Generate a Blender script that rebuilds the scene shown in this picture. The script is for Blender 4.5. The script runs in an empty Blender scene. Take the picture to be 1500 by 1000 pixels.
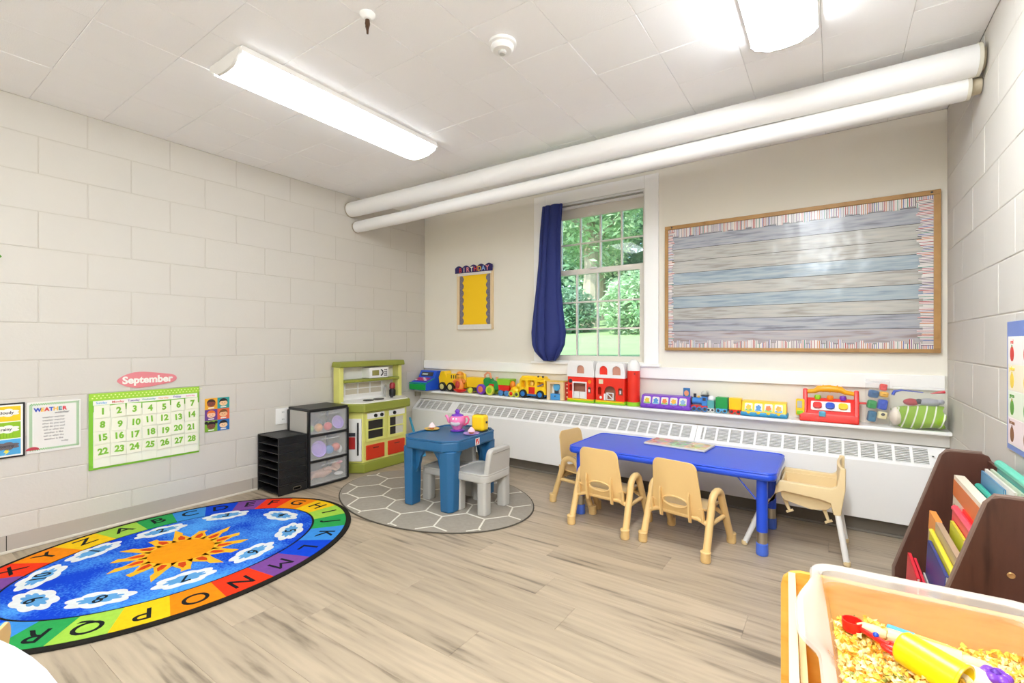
import bpy, bmesh, math, random
from mathutils import Vector, Matrix, Euler
random.seed(7)
PI = math.pi
SC = bpy.context.scene
COL = SC.collection

# ------------------------------------------------------------------ camera, world, exposure
cam_d = bpy.data.cameras.new('camera'); cam = bpy.data.objects.new('camera', cam_d); COL.objects.link(cam)
cam_d.sensor_width = 36.0; cam_d.lens = 36.0 * 685.0 / 1500.0
cam_d.shift_y = 1.0 / 1500.0; cam_d.clip_start = 0.02; cam_d.clip_end = 200
cam.location = (0, 0, 1.08); cam.rotation_euler = (PI / 2, 0, math.atan(472 / 685))
SC.camera = cam
SC.view_settings.view_transform = 'Standard'; SC.view_settings.look = 'None'
SC.view_settings.exposure = 0.8; SC.view_settings.gamma = 1.0; SC.view_settings.use_curve_mapping = False
try:
    SC.cycles.use_denoising = True; SC.cycles.max_bounces = 10; SC.cycles.diffuse_bounces = 6
    SC.cycles.transparent_max_bounces = 12; SC.cycles.caustics_refractive = False; SC.cycles.caustics_reflective = False
    SC.cycles.sample_clamp_indirect = 6.0
except Exception: pass
W = bpy.data.worlds.new('world'); SC.world = W; W.use_nodes = True
wn = W.node_tree; sky = wn.nodes.new('ShaderNodeTexSky'); sky.sky_type = 'NISHITA'; sky.sun_disc = False
sky.sun_elevation = math.radians(48); sky.sun_rotation = math.radians(200)
wn.links.new(sky.outputs[0], wn.nodes['Background'].inputs[0]); wn.nodes['Background'].inputs[1].default_value = 0.5
sun_d = bpy.data.lights.new('sun', 'SUN'); sun_d.energy = 5.0; sun_d.angle = 0.03; sun_d.color = (1, .95, .86)
sun = bpy.data.objects.new('sun', sun_d); COL.objects.link(sun)
sun.rotation_euler = (math.radians(42), 0, math.radians(-20))
LENS_POWER = 19.0       # radiance of the fluorescent lenses

# ------------------------------------------------------------------ helpers
def lin(h):
    if isinstance(h, str):
        h = h.lstrip('#'); c = [int(h[i:i + 2], 16) / 255 for i in (0, 2, 4)]
    else: c = h
    return tuple(x / 12.92 if x <= .04045 else ((x + .055) / 1.055) ** 2.4 for x in c) + (1,)

MATS = {}
def mat(name, col, rough=.5, metal=0.0, alpha=1.0, var=0.0, vscale=12, bump=0.0, bscale=60, emit=0, trans=0, coat=0, spec=.5, stretch=None):
    if name in MATS: return MATS[name]
    m = bpy.data.materials.new(name); m.use_nodes = True; MATS[name] = m
    nt = m.node_tree; b = nt.nodes['Principled BSDF']
    b.inputs['Base Color'].default_value = lin(col); b.inputs['Roughness'].default_value = rough
    b.inputs['Metallic'].default_value = metal; b.inputs['Alpha'].default_value = alpha
    b.inputs['Specular IOR Level'].default_value = spec
    if trans: b.inputs['Transmission Weight'].default_value = trans
    if coat: b.inputs['Coat Weight'].default_value = coat
    if emit:
        b.inputs['Emission Color'].default_value = lin(col); b.inputs['Emission Strength'].default_value = emit
    if var or bump:
        tc = nt.nodes.new('ShaderNodeTexCoord'); mp = nt.nodes.new('ShaderNodeMapping')
        nt.links.new(tc.outputs['Object'], mp.inputs[0])
        if stretch: mp.inputs['Scale'].default_value = stretch
    if var:
        n = nt.nodes.new('ShaderNodeTexNoise'); n.inputs['Scale'].default_value = vscale; n.inputs['Detail'].default_value = 5
        nt.links.new(mp.outputs[0], n.inputs['Vector'])
        mx = nt.nodes.new('ShaderNodeMix'); mx.data_type = 'RGBA'
        c = lin(col)
        mx.inputs[6].default_value = tuple(max(0, x * (1 - var)) for x in c[:3]) + (1,)
        mx.inputs[7].default_value = tuple(min(1, x * (1 + var)) for x in c[:3]) + (1,)
        nt.links.new(n.outputs['Fac'], mx.inputs[0]); nt.links.new(mx.outputs[2], b.inputs['Base Color'])
    if bump:
        n2 = nt.nodes.new('ShaderNodeTexNoise'); n2.inputs['Scale'].default_value = bscale; n2.inputs['Detail'].default_value = 4
        bp = nt.nodes.new('ShaderNodeBump'); bp.inputs['Strength'].default_value = bump; bp.inputs['Distance'].default_value = .01
        nt.links.new(mp.outputs[0], n2.inputs['Vector']); nt.links.new(n2.outputs['Fac'], bp.inputs['Height'])
        nt.links.new(bp.outputs[0], b.inputs['Normal'])
    return m

def wood_mat(name, c_dark, c_light, rough=.45, axis_scale=(1.2, 14, 14), rnd=0.0, wave=0.0):
    """streaky procedural wood; rnd mixes in a per-object shade and shifts the grain"""
    m = bpy.data.materials.new(name); m.use_nodes = True; MATS[name] = m
    nt = m.node_tree; b = nt.nodes['Principled BSDF']; b.inputs['Roughness'].default_value = rough
    tc = nt.nodes.new('ShaderNodeTexCoord'); mp = nt.nodes.new('ShaderNodeMapping'); mp.inputs['Scale'].default_value = axis_scale
    oi = nt.nodes.new('ShaderNodeObjectInfo'); ad = nt.nodes.new('ShaderNodeVectorMath'); ad.operation = 'ADD'
    ml = nt.nodes.new('ShaderNodeMath'); ml.operation = 'MULTIPLY'; ml.inputs[1].default_value = 40
    nt.links.new(oi.outputs['Random'], ml.inputs[0]); nt.links.new(tc.outputs['Object'], ad.inputs[0]); nt.links.new(ml.outputs[0], ad.inputs[1])
    nt.links.new(ad.outputs[0], mp.inputs[0])
    n = nt.nodes.new('ShaderNodeTexNoise'); n.inputs['Scale'].default_value = 1.6; n.inputs['Detail'].default_value = 7; n.inputs['Distortion'].default_value = .7
    nt.links.new(mp.outputs[0], n.inputs['Vector'])
    n3 = nt.nodes.new('ShaderNodeTexNoise'); n3.inputs['Scale'].default_value = 7; n3.inputs['Detail'].default_value = 4
    nt.links.new(mp.outputs[0], n3.inputs['Vector'])
    av = nt.nodes.new('ShaderNodeMath'); av.operation = 'MULTIPLY_ADD'; av.inputs[1].default_value = .4
    nt.links.new(n3.outputs['Fac'], av.inputs[0]); nt.links.new(n.outputs['Fac'], av.inputs[2])
    if wave:
        m2 = nt.nodes.new('ShaderNodeMapping'); m2.inputs['Scale'].default_value = (1.1, 6, 6); nt.links.new(ad.outputs[0], m2.inputs[0])
        wv = nt.nodes.new('ShaderNodeTexWave'); wv.wave_type = 'RINGS'; wv.rings_direction = 'X'; wv.inputs['Scale'].default_value = 2.2; wv.inputs['Distortion'].default_value = 6; wv.inputs['Detail'].default_value = 3; wv.inputs['Detail Scale'].default_value = .9
        nt.links.new(m2.outputs[0], wv.inputs['Vector']); w2 = nt.nodes.new('ShaderNodeMath'); w2.operation = 'MULTIPLY_ADD'; w2.inputs[1].default_value = wave
        sb = nt.nodes.new('ShaderNodeMath'); sb.operation = 'SUBTRACT'; sb.inputs[1].default_value = .55; nt.links.new(wv.outputs['Fac'], sb.inputs[0]); nt.links.new(sb.outputs[0], w2.inputs[0]); nt.links.new(av.outputs[0], w2.inputs[2]); av = w2
    rp = nt.nodes.new('ShaderNodeValToRGB'); rp.color_ramp.elements[0].position = .42; rp.color_ramp.elements[1].position = .86
    rp.color_ramp.elements[0].color = lin(c_dark); rp.color_ramp.elements[1].color = lin(c_light)
    e = rp.color_ramp.elements.new(.6); d, l = lin(c_dark), lin(c_light); e.color = tuple(a * .3 + q * .7 for a, q in zip(d, l))
    nt.links.new(av.outputs[0], rp.inputs[0]); out = rp.outputs[0]
    if rnd:
        hs = nt.nodes.new('ShaderNodeHueSaturation'); mr = nt.nodes.new('ShaderNodeMapRange')
        mr.inputs['To Min'].default_value = 1 - rnd; mr.inputs['To Max'].default_value = 1 + rnd
        nt.links.new(oi.outputs['Random'], mr.inputs[0]); nt.links.new(mr.outputs[0], hs.inputs['Value'])
        nt.links.new(out, hs.inputs['Color']); out = hs.outputs[0]
    nt.links.new(out, b.inputs['Base Color'])
    bp = nt.nodes.new('ShaderNodeBump'); bp.inputs['Strength'].default_value = .06; bp.inputs['Distance'].default_value = .004
    nt.links.new(av.outputs[0], bp.inputs['Height']); nt.links.new(bp.outputs[0], b.inputs['Normal'])
    return m

class MB:
    def __init__(s): s.bm = bmesh.new()
    def _in(s, t, M=None):
        if M is not None: t.transform(M)
        me = bpy.data.meshes.new('tmp'); t.to_mesh(me); t.free(); s.bm.from_mesh(me); bpy.data.meshes.remove(me); return s
    def box(s, x0, x1, y0, y1, z0, z1, bev=0, M=None, seg=2):
        t = bmesh.new(); bmesh.ops.create_cube(t, size=1)
        for v in t.verts: v.co = Vector(((x0 + x1) / 2 + v.co.x * (x1 - x0), (y0 + y1) / 2 + v.co.y * (y1 - y0), (z0 + z1) / 2 + v.co.z * (z1 - z0)))
        if bev:
            bev = min(bev, .49 * min(abs(x1 - x0), abs(y1 - y0), abs(z1 - z0)))
            bmesh.ops.bevel(t, geom=t.edges[:], offset=bev, segments=seg, affect='EDGES', profile=.5)
        return s._in(t, M)
    def cbox(s, c, size, rot=(0, 0, 0), bev=0, seg=2):
        M = Matrix.Translation(c) @ Euler(rot).to_matrix().to_4x4(); a, b, d = (k / 2 for k in size)
        return s.box(-a, a, -b, b, -d, d, bev, M, seg)
    def tube(s, pts, r, seg=10, closed=False):
        pts = [Vector(p) for p in pts]; n = len(pts); t = bmesh.new(); rings = []; up = None
        for i, p in enumerate(pts):
            if closed: d = pts[(i + 1) % n] - pts[i - 1]
            else: d = pts[min(i + 1, n - 1)] - pts[max(i - 1, 0)]
            d.normalize()
            if up is None: up = Vector((0, 0, 1)) if abs(d.z) < .9 else Vector((1, 0, 0))
            a = (up - d * up.dot(d)); a.normalize(); b = d.cross(a); up = a
            rr = r[i] if isinstance(r, (list, tuple)) else r
            rings.append([t.verts.new(p + (a * math.cos(2 * PI * k / seg) + b * math.sin(2 * PI * k / seg)) * rr) for k in range(seg)])
        for i in range(n if closed else n - 1):
            A, B = rings[i], rings[(i + 1) % n]
            for k in range(seg): t.faces.new((A[k], A[(k + 1) % seg], B[(k + 1) % seg], B[k]))
        if not closed: t.faces.new(rings[0][::-1]); t.faces.new(rings[-1])
        bmesh.ops.recalc_face_normals(t, faces=t.faces[:]); return s._in(t)
    def cyl(s, p0, p1, r0, r1=None, seg=16):
        return s.tube([p0, p1], [r0, r0 if r1 is None else r1], seg)
    def lathe(s, prof, c=(0, 0, 0), seg=20, M=None, sx=1, sy=1):
        t = bmesh.new(); rings = []
        for r, z in prof:
            if r < 1e-6: rings.append([t.verts.new((0, 0, z))])
            else: rings.append([t.verts.new((r * sx * math.cos(2 * PI * k / seg), r * sy * math.sin(2 * PI * k / seg), z)) for k in range(seg)])
        for A, B in zip(rings, rings[1:]):
            for k in range(seg):
                a = (A[0],) if len(A) == 1 else (A[k], A[(k + 1) % seg]); b = (B[0],) if len(B) == 1 else (B[(k + 1) % seg], B[k])
                if len(a) + len(b) > 2: t.faces.new(a + b)
        if len(rings[0]) > 1: t.faces.new(rings[0][::-1])
        if len(rings[-1]) > 1: t.faces.new(rings[-1])
        bmesh.ops.recalc_face_normals(t, faces=t.faces[:])
        MM = Matrix.Translation(c); return s._in(t, MM @ M if M is not None else MM)
    def sph(s, c, r, u=16, v=10, rot=(0, 0, 0)):
        if not isinstance(r, (tuple, list)): r = (r, r, r)
        t = bmesh.new(); bmesh.ops.create_uvsphere(t, u_segments=u, v_segments=v, radius=1)
        return s._in(t, Matrix.Translation(c) @ Euler(rot).to_matrix().to_4x4() @ Matrix.Diagonal((*r, 1)))
    def prism(s, poly, h0, h1, plane='xy', bev=0, M=None, seg=2, holes=()):
        """poly in plane coords extruded along the third axis from h0 to h1; holes are cut through"""
        t = bmesh.new()
        if holes:
            ed = []
            for loop in [poly] + list(holes):
                vs = [t.verts.new((p[0], p[1], h0)) for p in loop]
                ed += [t.edges.new((vs[i], vs[(i + 1) % len(vs)])) for i in range(len(vs))]
            bmesh.ops.triangle_fill(t, use_beauty=True, use_dissolve=False, edges=ed)
        else: t.faces.new([t.verts.new((p[0], p[1], h0)) for p in poly])
        r = bmesh.ops.extrude_face_region(t, geom=t.faces[:])
        bmesh.ops.translate(t, vec=(0, 0, h1 - h0), verts=[g for g in r['geom'] if isinstance(g, bmesh.types.BMVert)])
        bmesh.ops.recalc_face_normals(t, faces=t.faces[:])
        if bev:
            es = [e for e in t.edges if len(e.link_faces) == 2 and e.calc_face_angle(0) > .5]
            bmesh.ops.bevel(t, geom=es, offset=bev, segments=seg, affect='EDGES', profile=.5)
        P = {'xy': Matrix.Identity(4), 'xz': Matrix(((1, 0, 0, 0), (0, 0, 1, 0), (0, 1, 0, 0), (0, 0, 0, 1))),
             'yz': Matrix(((0, 0, 1, 0), (1, 0, 0, 0), (0, 1, 0, 0), (0, 0, 0, 1)))}[plane]
        t.transform(P); bmesh.ops.recalc_face_normals(t, faces=t.faces[:])
        return s._in(t, M)
    def grid(s, fn, nu, nv, thick=0, closed_u=False):
        t = bmesh.new(); V = [[t.verts.new(fn(i / (nu if closed_u else nu - 1), j / (nv - 1))) for j in range(nv)] for i in range(nu)]
        for i in range(nu if closed_u else nu - 1):
            for j in range(nv - 1):
                a = V[i]; b = V[(i + 1) % nu]; t.faces.new((a[j], b[j], b[j + 1], a[j + 1]))
        bmesh.ops.recalc_face_normals(t, faces=t.faces[:])
        if thick: bmesh.ops.solidify(t, geom=t.faces[:], thickness=thick)
        return s._in(t)
    def mesh(s, name, sharp=35):
        me = bpy.data.meshes.new(name); s.bm.to_mesh(me); s.bm.free()
        if sharp:
            me.polygons.foreach_set('use_smooth', [True] * len(me.polygons)); me.set_sharp_from_angle(angle=math.radians(sharp))
        return me

def obj(name, mb, m, parent=None, loc=None, rot=None, kind=None, sharp=35):
    me = mb if isinstance(mb, bpy.types.Mesh) else mb.mesh(name, sharp)
    if m is not None:
        for k in (m if isinstance(m, (list, tuple)) else [m]): me.materials.append(k)
    o = bpy.data.objects.new(name, me); COL.objects.link(o)
    if parent: o.parent = parent
    if loc: o.location = loc
    if rot: o.rotation_euler = rot
    if kind: o['kind'] = kind
    if sharp:
        w_ = o.modifiers.new('weighted_normal', 'WEIGHTED_NORMAL'); w_.keep_sharp = True
    return o
def inst(name, me, parent=None, loc=(0, 0, 0), rot=(0, 0, 0)):
    o = bpy.data.objects.new(name, me); COL.objects.link(o); o.parent = parent; o.location = loc; o.rotation_euler = rot; return o
def tag(o, label, cat, group=None):
    o['label'] = label; o['category'] = cat
    if group: o['group'] = group
    return o
def thing(name, label, cat, loc=(0, 0, 0), rz=0, group=None):
    o = bpy.data.objects.new(name, None); COL.objects.link(o); o.empty_display_size = .05
    o.location = loc; o.rotation_euler = (0, 0, rz); return tag(o, label, cat, group)
def copy_tree(o, parent=None, loc=None, rz=None, label=None):
    c = o.copy(); COL.objects.link(c); c.parent = parent
    if loc: c.location = loc
    if rz is not None: c.rotation_euler = (0, 0, rz)
    if label: c['label'] = label
    for ch in [k for k in bpy.data.objects if k.parent == o]: copy_tree(ch, c)
    return c
def bx(name, m, parent, x0, x1, y0, y1, z0, z1, bev=.003): return obj(name, MB().box(x0, x1, y0, y1, z0, z1, bev), m, parent)

TXT = {}
def text(s, size, m, parent, loc, rot=(PI / 2, 0, 0), bold=.0, name='lettering', ext=.0004, sx=1.0, align='CENTER', shear=0):
    key = (s, bold, ext / size, shear, align)
    if key not in TXT:
        cu = bpy.data.curves.new('txt', 'FONT'); cu.body = s; cu.align_x = align; cu.align_y = 'CENTER'; cu.size = 1; cu.resolution_u = 4
        cu.offset = bold; cu.extrude = ext / size; cu.shear = shear
        o = bpy.data.objects.new('txt', cu); COL.objects.link(o)
        me = bpy.data.meshes.new_from_object(o.evaluated_get(bpy.context.evaluated_depsgraph_get())); bpy.data.objects.remove(o); bpy.data.curves.remove(cu)
        TXT[key] = me
    me = TXT[key].copy(); me.materials.clear(); me.materials.append(m)
    o = bpy.data.objects.new(name, me); COL.objects.link(o); o.parent = parent; o.location = loc; o.rotation_euler = rot; o.scale = (size * sx, size, size)
    return o
def ell(cx, cy, a, b, n=20, t0=0, t1=2 * PI, full=True):
    return [(cx + a * math.cos(t0 + (t1 - t0) * i / (n if full else n - 1)), cy + b * math.sin(t0 + (t1 - t0) * i / (n if full else n - 1))) for i in range(n)]
def rrect(x0, x1, y0, y1, r, n=5):
    p = []
    for cx, cy, a in ((x1 - r, y0 + r, -PI / 2), (x1 - r, y1 - r, 0), (x0 + r, y1 - r, PI / 2), (x0 + r, y0 + r, PI)):
        p += [(cx + r * math.cos(a + PI / 2 * i / n), cy + r * math.sin(a + PI / 2 * i / n)) for i in range(n + 1)]
    return p
def arch(x0, x1, y0, y1, n=8):
    """rectangle with a round top"""
    r = (x1 - x0) / 2; return [(x0, y0), (x1, y0)] + [((x0 + x1) / 2 + r * math.cos(PI * i / n), y1 - r + r * math.sin(PI * i / n)) for i in range(n + 1)]
def cloud(cx, cy, a, b, n=7, amp=.16, k=56, ph=0):
    return [(cx + a * math.cos(t) * (1 - amp + amp * 1.6 * abs(math.sin(n * t / 2 + ph))), cy + b * math.sin(t) * (1 - amp + amp * 1.6 * abs(math.sin(n * t / 2 + ph)))) for t in (2 * PI * i / k for i in range(k))]

# ------------------------------------------------------------------ common materials
D, L, R, ZC, YF = 3.47, -3.488, .512, 2.361, -1.7
M_block = mat('painted_block', '#cfcac1', .55, var=.02, vscale=5, bump=.07, bscale=70)
M_mortar = mat('shaded_mortar', '#c7c1b6', .6, bump=.1, bscale=40)  # darker than the blocks, standing in for shade in the painted-over joints
M_wall = mat('wall_paint', '#ebe6d9', .6, var=.02, vscale=3, bump=.03, bscale=200)
M_trim = mat('trim_paint', '#fbfaf7', .35, var=.01, vscale=8)
M_ceil = mat('ceiling_tile', '#f9f8f8', .8, var=.015, vscale=9, bump=.16, bscale=220)
M_white = mat('white_plastic', '#f1f0ee', .35)
M_whitem = mat('white_enamel', '#e9e7e3', .35, var=.01, vscale=6)
M_black = mat('black_plastic', '#18181a', .4)
M_dark = mat('dark_void', '#2a2622', .8)
M_tan = mat('tan_plastic', '#e0bd80', .38, var=.02, vscale=6)
M_grey = mat('grey_plastic', '#b9b7b2', .45, var=.02, vscale=8)
M_red = mat('red_plastic', '#e4261c', .3)
M_yel = mat('yellow_plastic', '#fdd01c', .3)
M_blue = mat('blue_plastic', '#1f4fc4', .3)
M_green = mat('green_plastic', '#1f9a4a', .3)
M_lime = mat('lime_plastic', '#93cf2c', .3)
M_purple = mat('purple_plastic', '#7a3fc0', .3)
M_orange = mat('orange_plastic', '#f08a1e', .3)
M_sky = mat('sky_blue_plastic', '#58aee0', .3)
M_chrome = mat('brushed_steel', '#b8b2a6', .3, 1.0)
M_paper = mat('white_paper', '#f1efe6', .7)
M_ink = mat('dark_ink', '#3a3a40', .7)

# ================================================================== ROOM SHELL
def slab(name, x0, x1, y0, y1, z0, z1, m): 
    o = bx(name, m, None, x0, x1, y0, y1, z0, z1, 0); o['kind'] = 'structure'; return o
# floor: base and vinyl planks
floor = slab('floor', L - .2, R + .2, YF - .2, D + .2, -.12, -.006, mat('floor_joint', '#988b7a', .8))
M_plank = wood_mat('vinyl_plank', '#6f6354', '#b6a58e', .40, (.8, 8, 8), rnd=.08, wave=.09)
PW, PL = .17, 1.23; cache = {}
def plank_mesh(w, h):
    k = (round(w, 3), round(h, 3))
    if k not in cache:
        me = MB().box(0, w - .0006, 0, h - .0006, -.006, 0, .0005, seg=1).mesh('plank', 30); me.materials.append(M_plank); cache[k] = me
    return cache[k]
y = 1.03 - PW * 16; row = 0
while y < D:
    ya, yb = max(y, YF), min(y + PW, D)
    off = {16: -1.706, 15: -1.885, 19: -.866, 21: -.28}.get(row, L + random.random() * PL)
    x = off - PL * math.ceil((off - L) / PL) if off > L else off
    while x < R:
        xa, xb = max(x, L), min(x + PL, R)
        if xb - xa > .03 and yb - ya > .01: inst('plank', plank_mesh(xb - xa, yb - ya), floor, (xa, ya, 0))
        x += PL
    y += PW; row += 1
# ceiling: slab and tiles
ceil = slab('ceiling', L - .2, R + .2, YF - .2, D + .2, ZC + .004, ZC + .2, mat('ceiling_board', '#b9b6b0', .9))
tcache = {}
def tile_mesh(w, h):
    k = (round(w, 3), round(h, 3))
    if k not in tcache:
        me = MB().box(0, w - .001, 0, h - .001, 0, .006, .0016, seg=1).mesh('ceiling_tile', 30); me.materials.append(M_ceil); tcache[k] = me
    return tcache[k]
px_, py_ = .2975, .2995
for i in range(-7, 10):
    for j in range(-12, 8):
        xa, xb = max(-1.828 + i * px_, L), min(-1.828 + (i + 1) * px_, R); ya, yb = max(1.482 + j * py_, YF), min(1.482 + (j + 1) * py_, D)
        if xb - xa < .02 or yb - ya < .02: continue
        inst('ceiling_tile', tile_mesh(xb - xa, yb - ya), ceil, (xa, ya, ZC + random.uniform(-.0012, .0008)), (random.uniform(-.0012, .0012), random.uniform(-.0012, .0012), 0))
# block walls
def block_wall(name, x0, x1, face_x, sgn, ystart, par_even):
    w = slab(name, x0, x1, YF - .2, D + .2, -.1, ZC + .2, M_mortar); c2 = {}
    for k in range(-1, 12):
        z0 = max(.19 + .1985 * (k - 1), 0); z1 = min(.19 + .1985 * k, ZC)
        if z1 - z0 < .02: continue
        s = par_even if k % 2 == 0 else par_even + .2
        yy = s - 10 * .4
        while yy < D:
            ya, yb = max(yy, ystart), min(yy + .4, D)
            if yb - ya > .02:
                key = (round(yb - ya, 3), round(z1 - z0, 3))
                if key not in c2:
                    me = MB().box(-.006, .006, .0015, yb - ya - .0011, .0011, z1 - z0 - .0011, .004).mesh('block', 8); me.materials.append(M_block); c2[key] = me
                inst('block', c2[key], w, (face_x - sgn * .006 + sgn * random.uniform(-.0007, .0007), ya, z0))
            yy += .4
    return w
wall_left = block_wall('wall_left', L - .2, L - .0022, L, 1, 0.0, .62)
wall_right = block_wall('wall_right', R + .0022, R + .2, R, -1, 1.2, 1.104 + .2)
slab('wall_front', L - .2, R + .2, YF - .2, YF, -.1, ZC + .2, M_wall)
# back wall with the window opening
OX0, OX1, OZ0, OZ1 = -2.035, -1.171, .905, 2.235
mb = MB()
mb.prism([(L, 0), (R, 0), (R, ZC), (L, ZC)], D, D + .16, 'xz', holes=[[(OX0, OZ0), (OX1, OZ0), (OX1, OZ1), (OX0, OZ1)]])
wb = obj('wall_back', mb, M_wall, None, kind='structure', sharp=30)
# baseboards
bb = bx('baseboard_left', mat('baseboard_vinyl', '#b3aaa0', .45), None, L, L + .006, YF, D - .19, 0, .092, .002); bb['kind'] = 'structure'
bx('base_shoe', mat('shoe_strip', '#d7d0c4', .45), bb, L + .004, L + .016, YF, 2.4, 0, .014, .004)
for yj in (.50, 1.73): bx('baseboard_joint', M_dark, bb, L + .005, L + .0068, yj, yj + .003, .004, .09, 0)
bbk = bx('baseboard_back', mat('toe_vinyl', '#6f675d', .5), None, L, R, 3.335, 3.345, 0, .10, .002); bbk['kind'] = 'structure'
bx('base_shoe', mat('toe_strip', '#7a7268', .45), bbk, L, R, 3.322, 3.336, 0, .014, .004)
bbr = bx('baseboard_right', MATS['baseboard_vinyl'], None, R - .006, R, YF, 3.3, 0, .092, .002); bbr['kind'] = 'structure'
# wall rail above the shelf
rail = obj('trim_1', MB().box(L + .01, R - .012, D - .022, D, .812, .896, .003), M_trim, None, kind='structure')
# ------------------------------------------------------------------ window
wn_ = bpy.data.objects.new('window_1', None); COL.objects.link(wn_); wn_['kind'] = 'structure'; wn_.location = (0, D, 0)
mb = MB()   # casing
mb.box(-2.147, OX0, -.02, 0, .918, 2.33, .003); mb.box(OX1, -1.068, -.02, 0, .918, 2.33, .003); mb.box(OX0, OX1, -.02, 0, OZ1, 2.33, .003)
obj('casing', mb, M_trim, wn_)
mb = MB(); mb.box(OX0, OX0 + .012, 0, .15, OZ0, OZ1, .001); mb.box(OX1 - .012, OX1, 0, .15, OZ0, OZ1, .001); mb.box(OX0 + .012, OX1 - .012, 0, .15, OZ1 - .012, OZ1, .001)
mb.box(OX0 + .012, OX1 - .012, .02, .05, OZ1 - .04, OZ1 - .012, .002)
obj('jamb', mb, M_trim, wn_)
mb = MB(); mb.box(-2.165, -1.05, -.045, 0, .897, .918, .005); mb.box(OX0 + .012, OX1 - .012, 0, .13, .897, .925, .003)
obj('window_stool', mb, M_trim, wn_)
M_sash = mat('sash_paint', '#e6e0d4', .4)
M_glass = bpy.data.materials.new('window_glass'); M_glass.use_nodes = True; nt = M_glass.node_tree
nt.nodes.clear(); o_ = nt.nodes.new('ShaderNodeOutputMaterial'); tr = nt.nodes.new('ShaderNodeBsdfTransparent'); gl = nt.nodes.new('ShaderNodeBsdfGlossy'); gl.inputs['Roughness'].default_value = .02
fr = nt.nodes.new('ShaderNodeFresnel'); fr.inputs['IOR'].default_value = 1.45; mxs = nt.nodes.new('ShaderNodeMixShader')
nt.links.new(fr.outputs[0], mxs.inputs[0]); nt.links.new(tr.outputs[0], mxs.inputs[1]); nt.links.new(gl.outputs[0], mxs.inputs[2]); nt.links.new(mxs.outputs[0], o_.inputs[0])
tr.inputs[0].default_value = (.94, .96, .94, 1)
def sash(name, y0, xs, zs, x0, x1, z0, z1, rows):
    f = MB(); holes = []
    hx, hz = .007, .007
    f.prism([(x0, z0), (x1, z0), (x1, z1), (x0, z1)], y0, y0 + .03, 'xz', holes=[[(xs[0], zs[0]), (xs[-1], zs[0]), (xs[-1], zs[-1]), (xs[0], zs[-1])]])
    s = obj(name, f, M_sash, wn_)
    for a in xs[1:-1]: bx('muntin', M_sash, s, a - hx, a + hx, y0 + .002, y0 + .028, zs[0], zs[-1], .003)
    for a in zs[1:-1]: bx('muntin', M_sash, s, xs[0], xs[-1], y0 + .004, y0 + .026, a - hz, a + hz, .003)
    for i in range(len(xs) - 1):
        for j in range(len(zs) - 1):
            obj('pane', MB().box(xs[i], xs[i + 1], y0 + .0135, y0 + .0165, zs[j], zs[j + 1]), M_glass, s, sharp=0)
    return s
sash('lower_sash', .07, [-1.955, -1.782, -1.595, -1.413, -1.24], [.969, 1.19, 1.414, 1.647], OX0 + .012, OX1 - .012, .925, 1.69, 3)
sash('upper_sash', .105, [-1.945, -1.765, -1.584, -1.401, -1.225], [1.692, 1.91, 2.13], OX0 + .012, OX1 - .012, 1.65, OZ1 - .012, 2)
bx('sash_lock', M_whitem, wn_, -1.65, -1.59, .05, .07, 1.68, 1.695, .004)

# ------------------------------------------------------------------ shelf, radiator
shelf = thing('radiator_shelf', 'long white shelf board over the radiator, lined with toys', 'shelf')
bx('board', M_trim, shelf, L + .001, R - .001, 3.322, D - .001, .585, .606, .006)
bx('support_panel', M_whitem, shelf, L + .001, R - .001, 3.40, D - .001, .512, .585, .001)
bx('bracket', M_chrome, shelf, L + .003, L + .02, 3.33, 3.40, .535, .585, .002)
rad = thing('radiator_cover', 'long white baseboard heater cover with slotted sloping grille under the shelf', 'radiator')
M_rad = mat('radiator_enamel', '#f5f4f3', .4, var=.01, vscale=4)
M_slot = mat('grille_mesh_grey', '#98958e', .6)
bounds = [L + .004, -2.99, -.777, R - .003]
FY, FZ, BY, BZ = 3.288, .414, 3.395, .508
for a, b in zip(bounds, bounds[1:]):
    p = bx('front_panel', M_rad, rad, a + .001, b - .001, FY, FY + .012, .09, FZ, .003)
ang = math.atan2(BZ - FZ, BY - FY); sl = math.hypot(BZ - FZ, BY - FY)
pitch = .0765; X0 = .386 + pitch / 2
for a, b in zip(bounds, bounds[1:]):
    holes = []; slots = []
    k = 0; xs = []
    x = X0
    while x > a + .05:
        c0, c1 = x - pitch + .0065, x - .0065
        c0 = max(c0, a + .035); c1 = min(c1, b - (.035 if b < .4 else .02))
        if c1 - c0 > .012 and c0 > a: holes.append((c0, c1))
        x -= pitch
    M = Matrix.Translation((0, FY, FZ)) @ Matrix.Rotation(ang, 4, 'X')
    mb = MB(); mb.prism([(a + .001, 0), (b - .001, 0), (b - .001, sl), (a + .001, sl)], -.002, 0, 'xy', M=M, holes=[[(c0, .022), (c1, .022), (c1, sl - .016), (c0, sl - .016)] for c0, c1 in holes])
    g = obj('grille', mb, M_rad, rad)
    mb = MB()
    for c0, c1 in holes:
        n = 9
        for q in range(n):
            t = .022 + (sl - .038) * (q + .5) / n
            mb.box(c0, c1, t - .0022, t + .0022, -.008, -.002, M=M)
    obj('louvre', mb, M_rad, g, kind='stuff', sharp=0)
    mb = MB(); mb.box(a + .01, b - .01, .01, sl - .01, -.04, -.03, M=M); obj('heating_fin', mb, M_slot, g)
bx('valve_slot', M_dark, rad, .432, .440, 3.33, 3.38, .468, .4695, 0).rotation_euler = (0, 0, 0)

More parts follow.
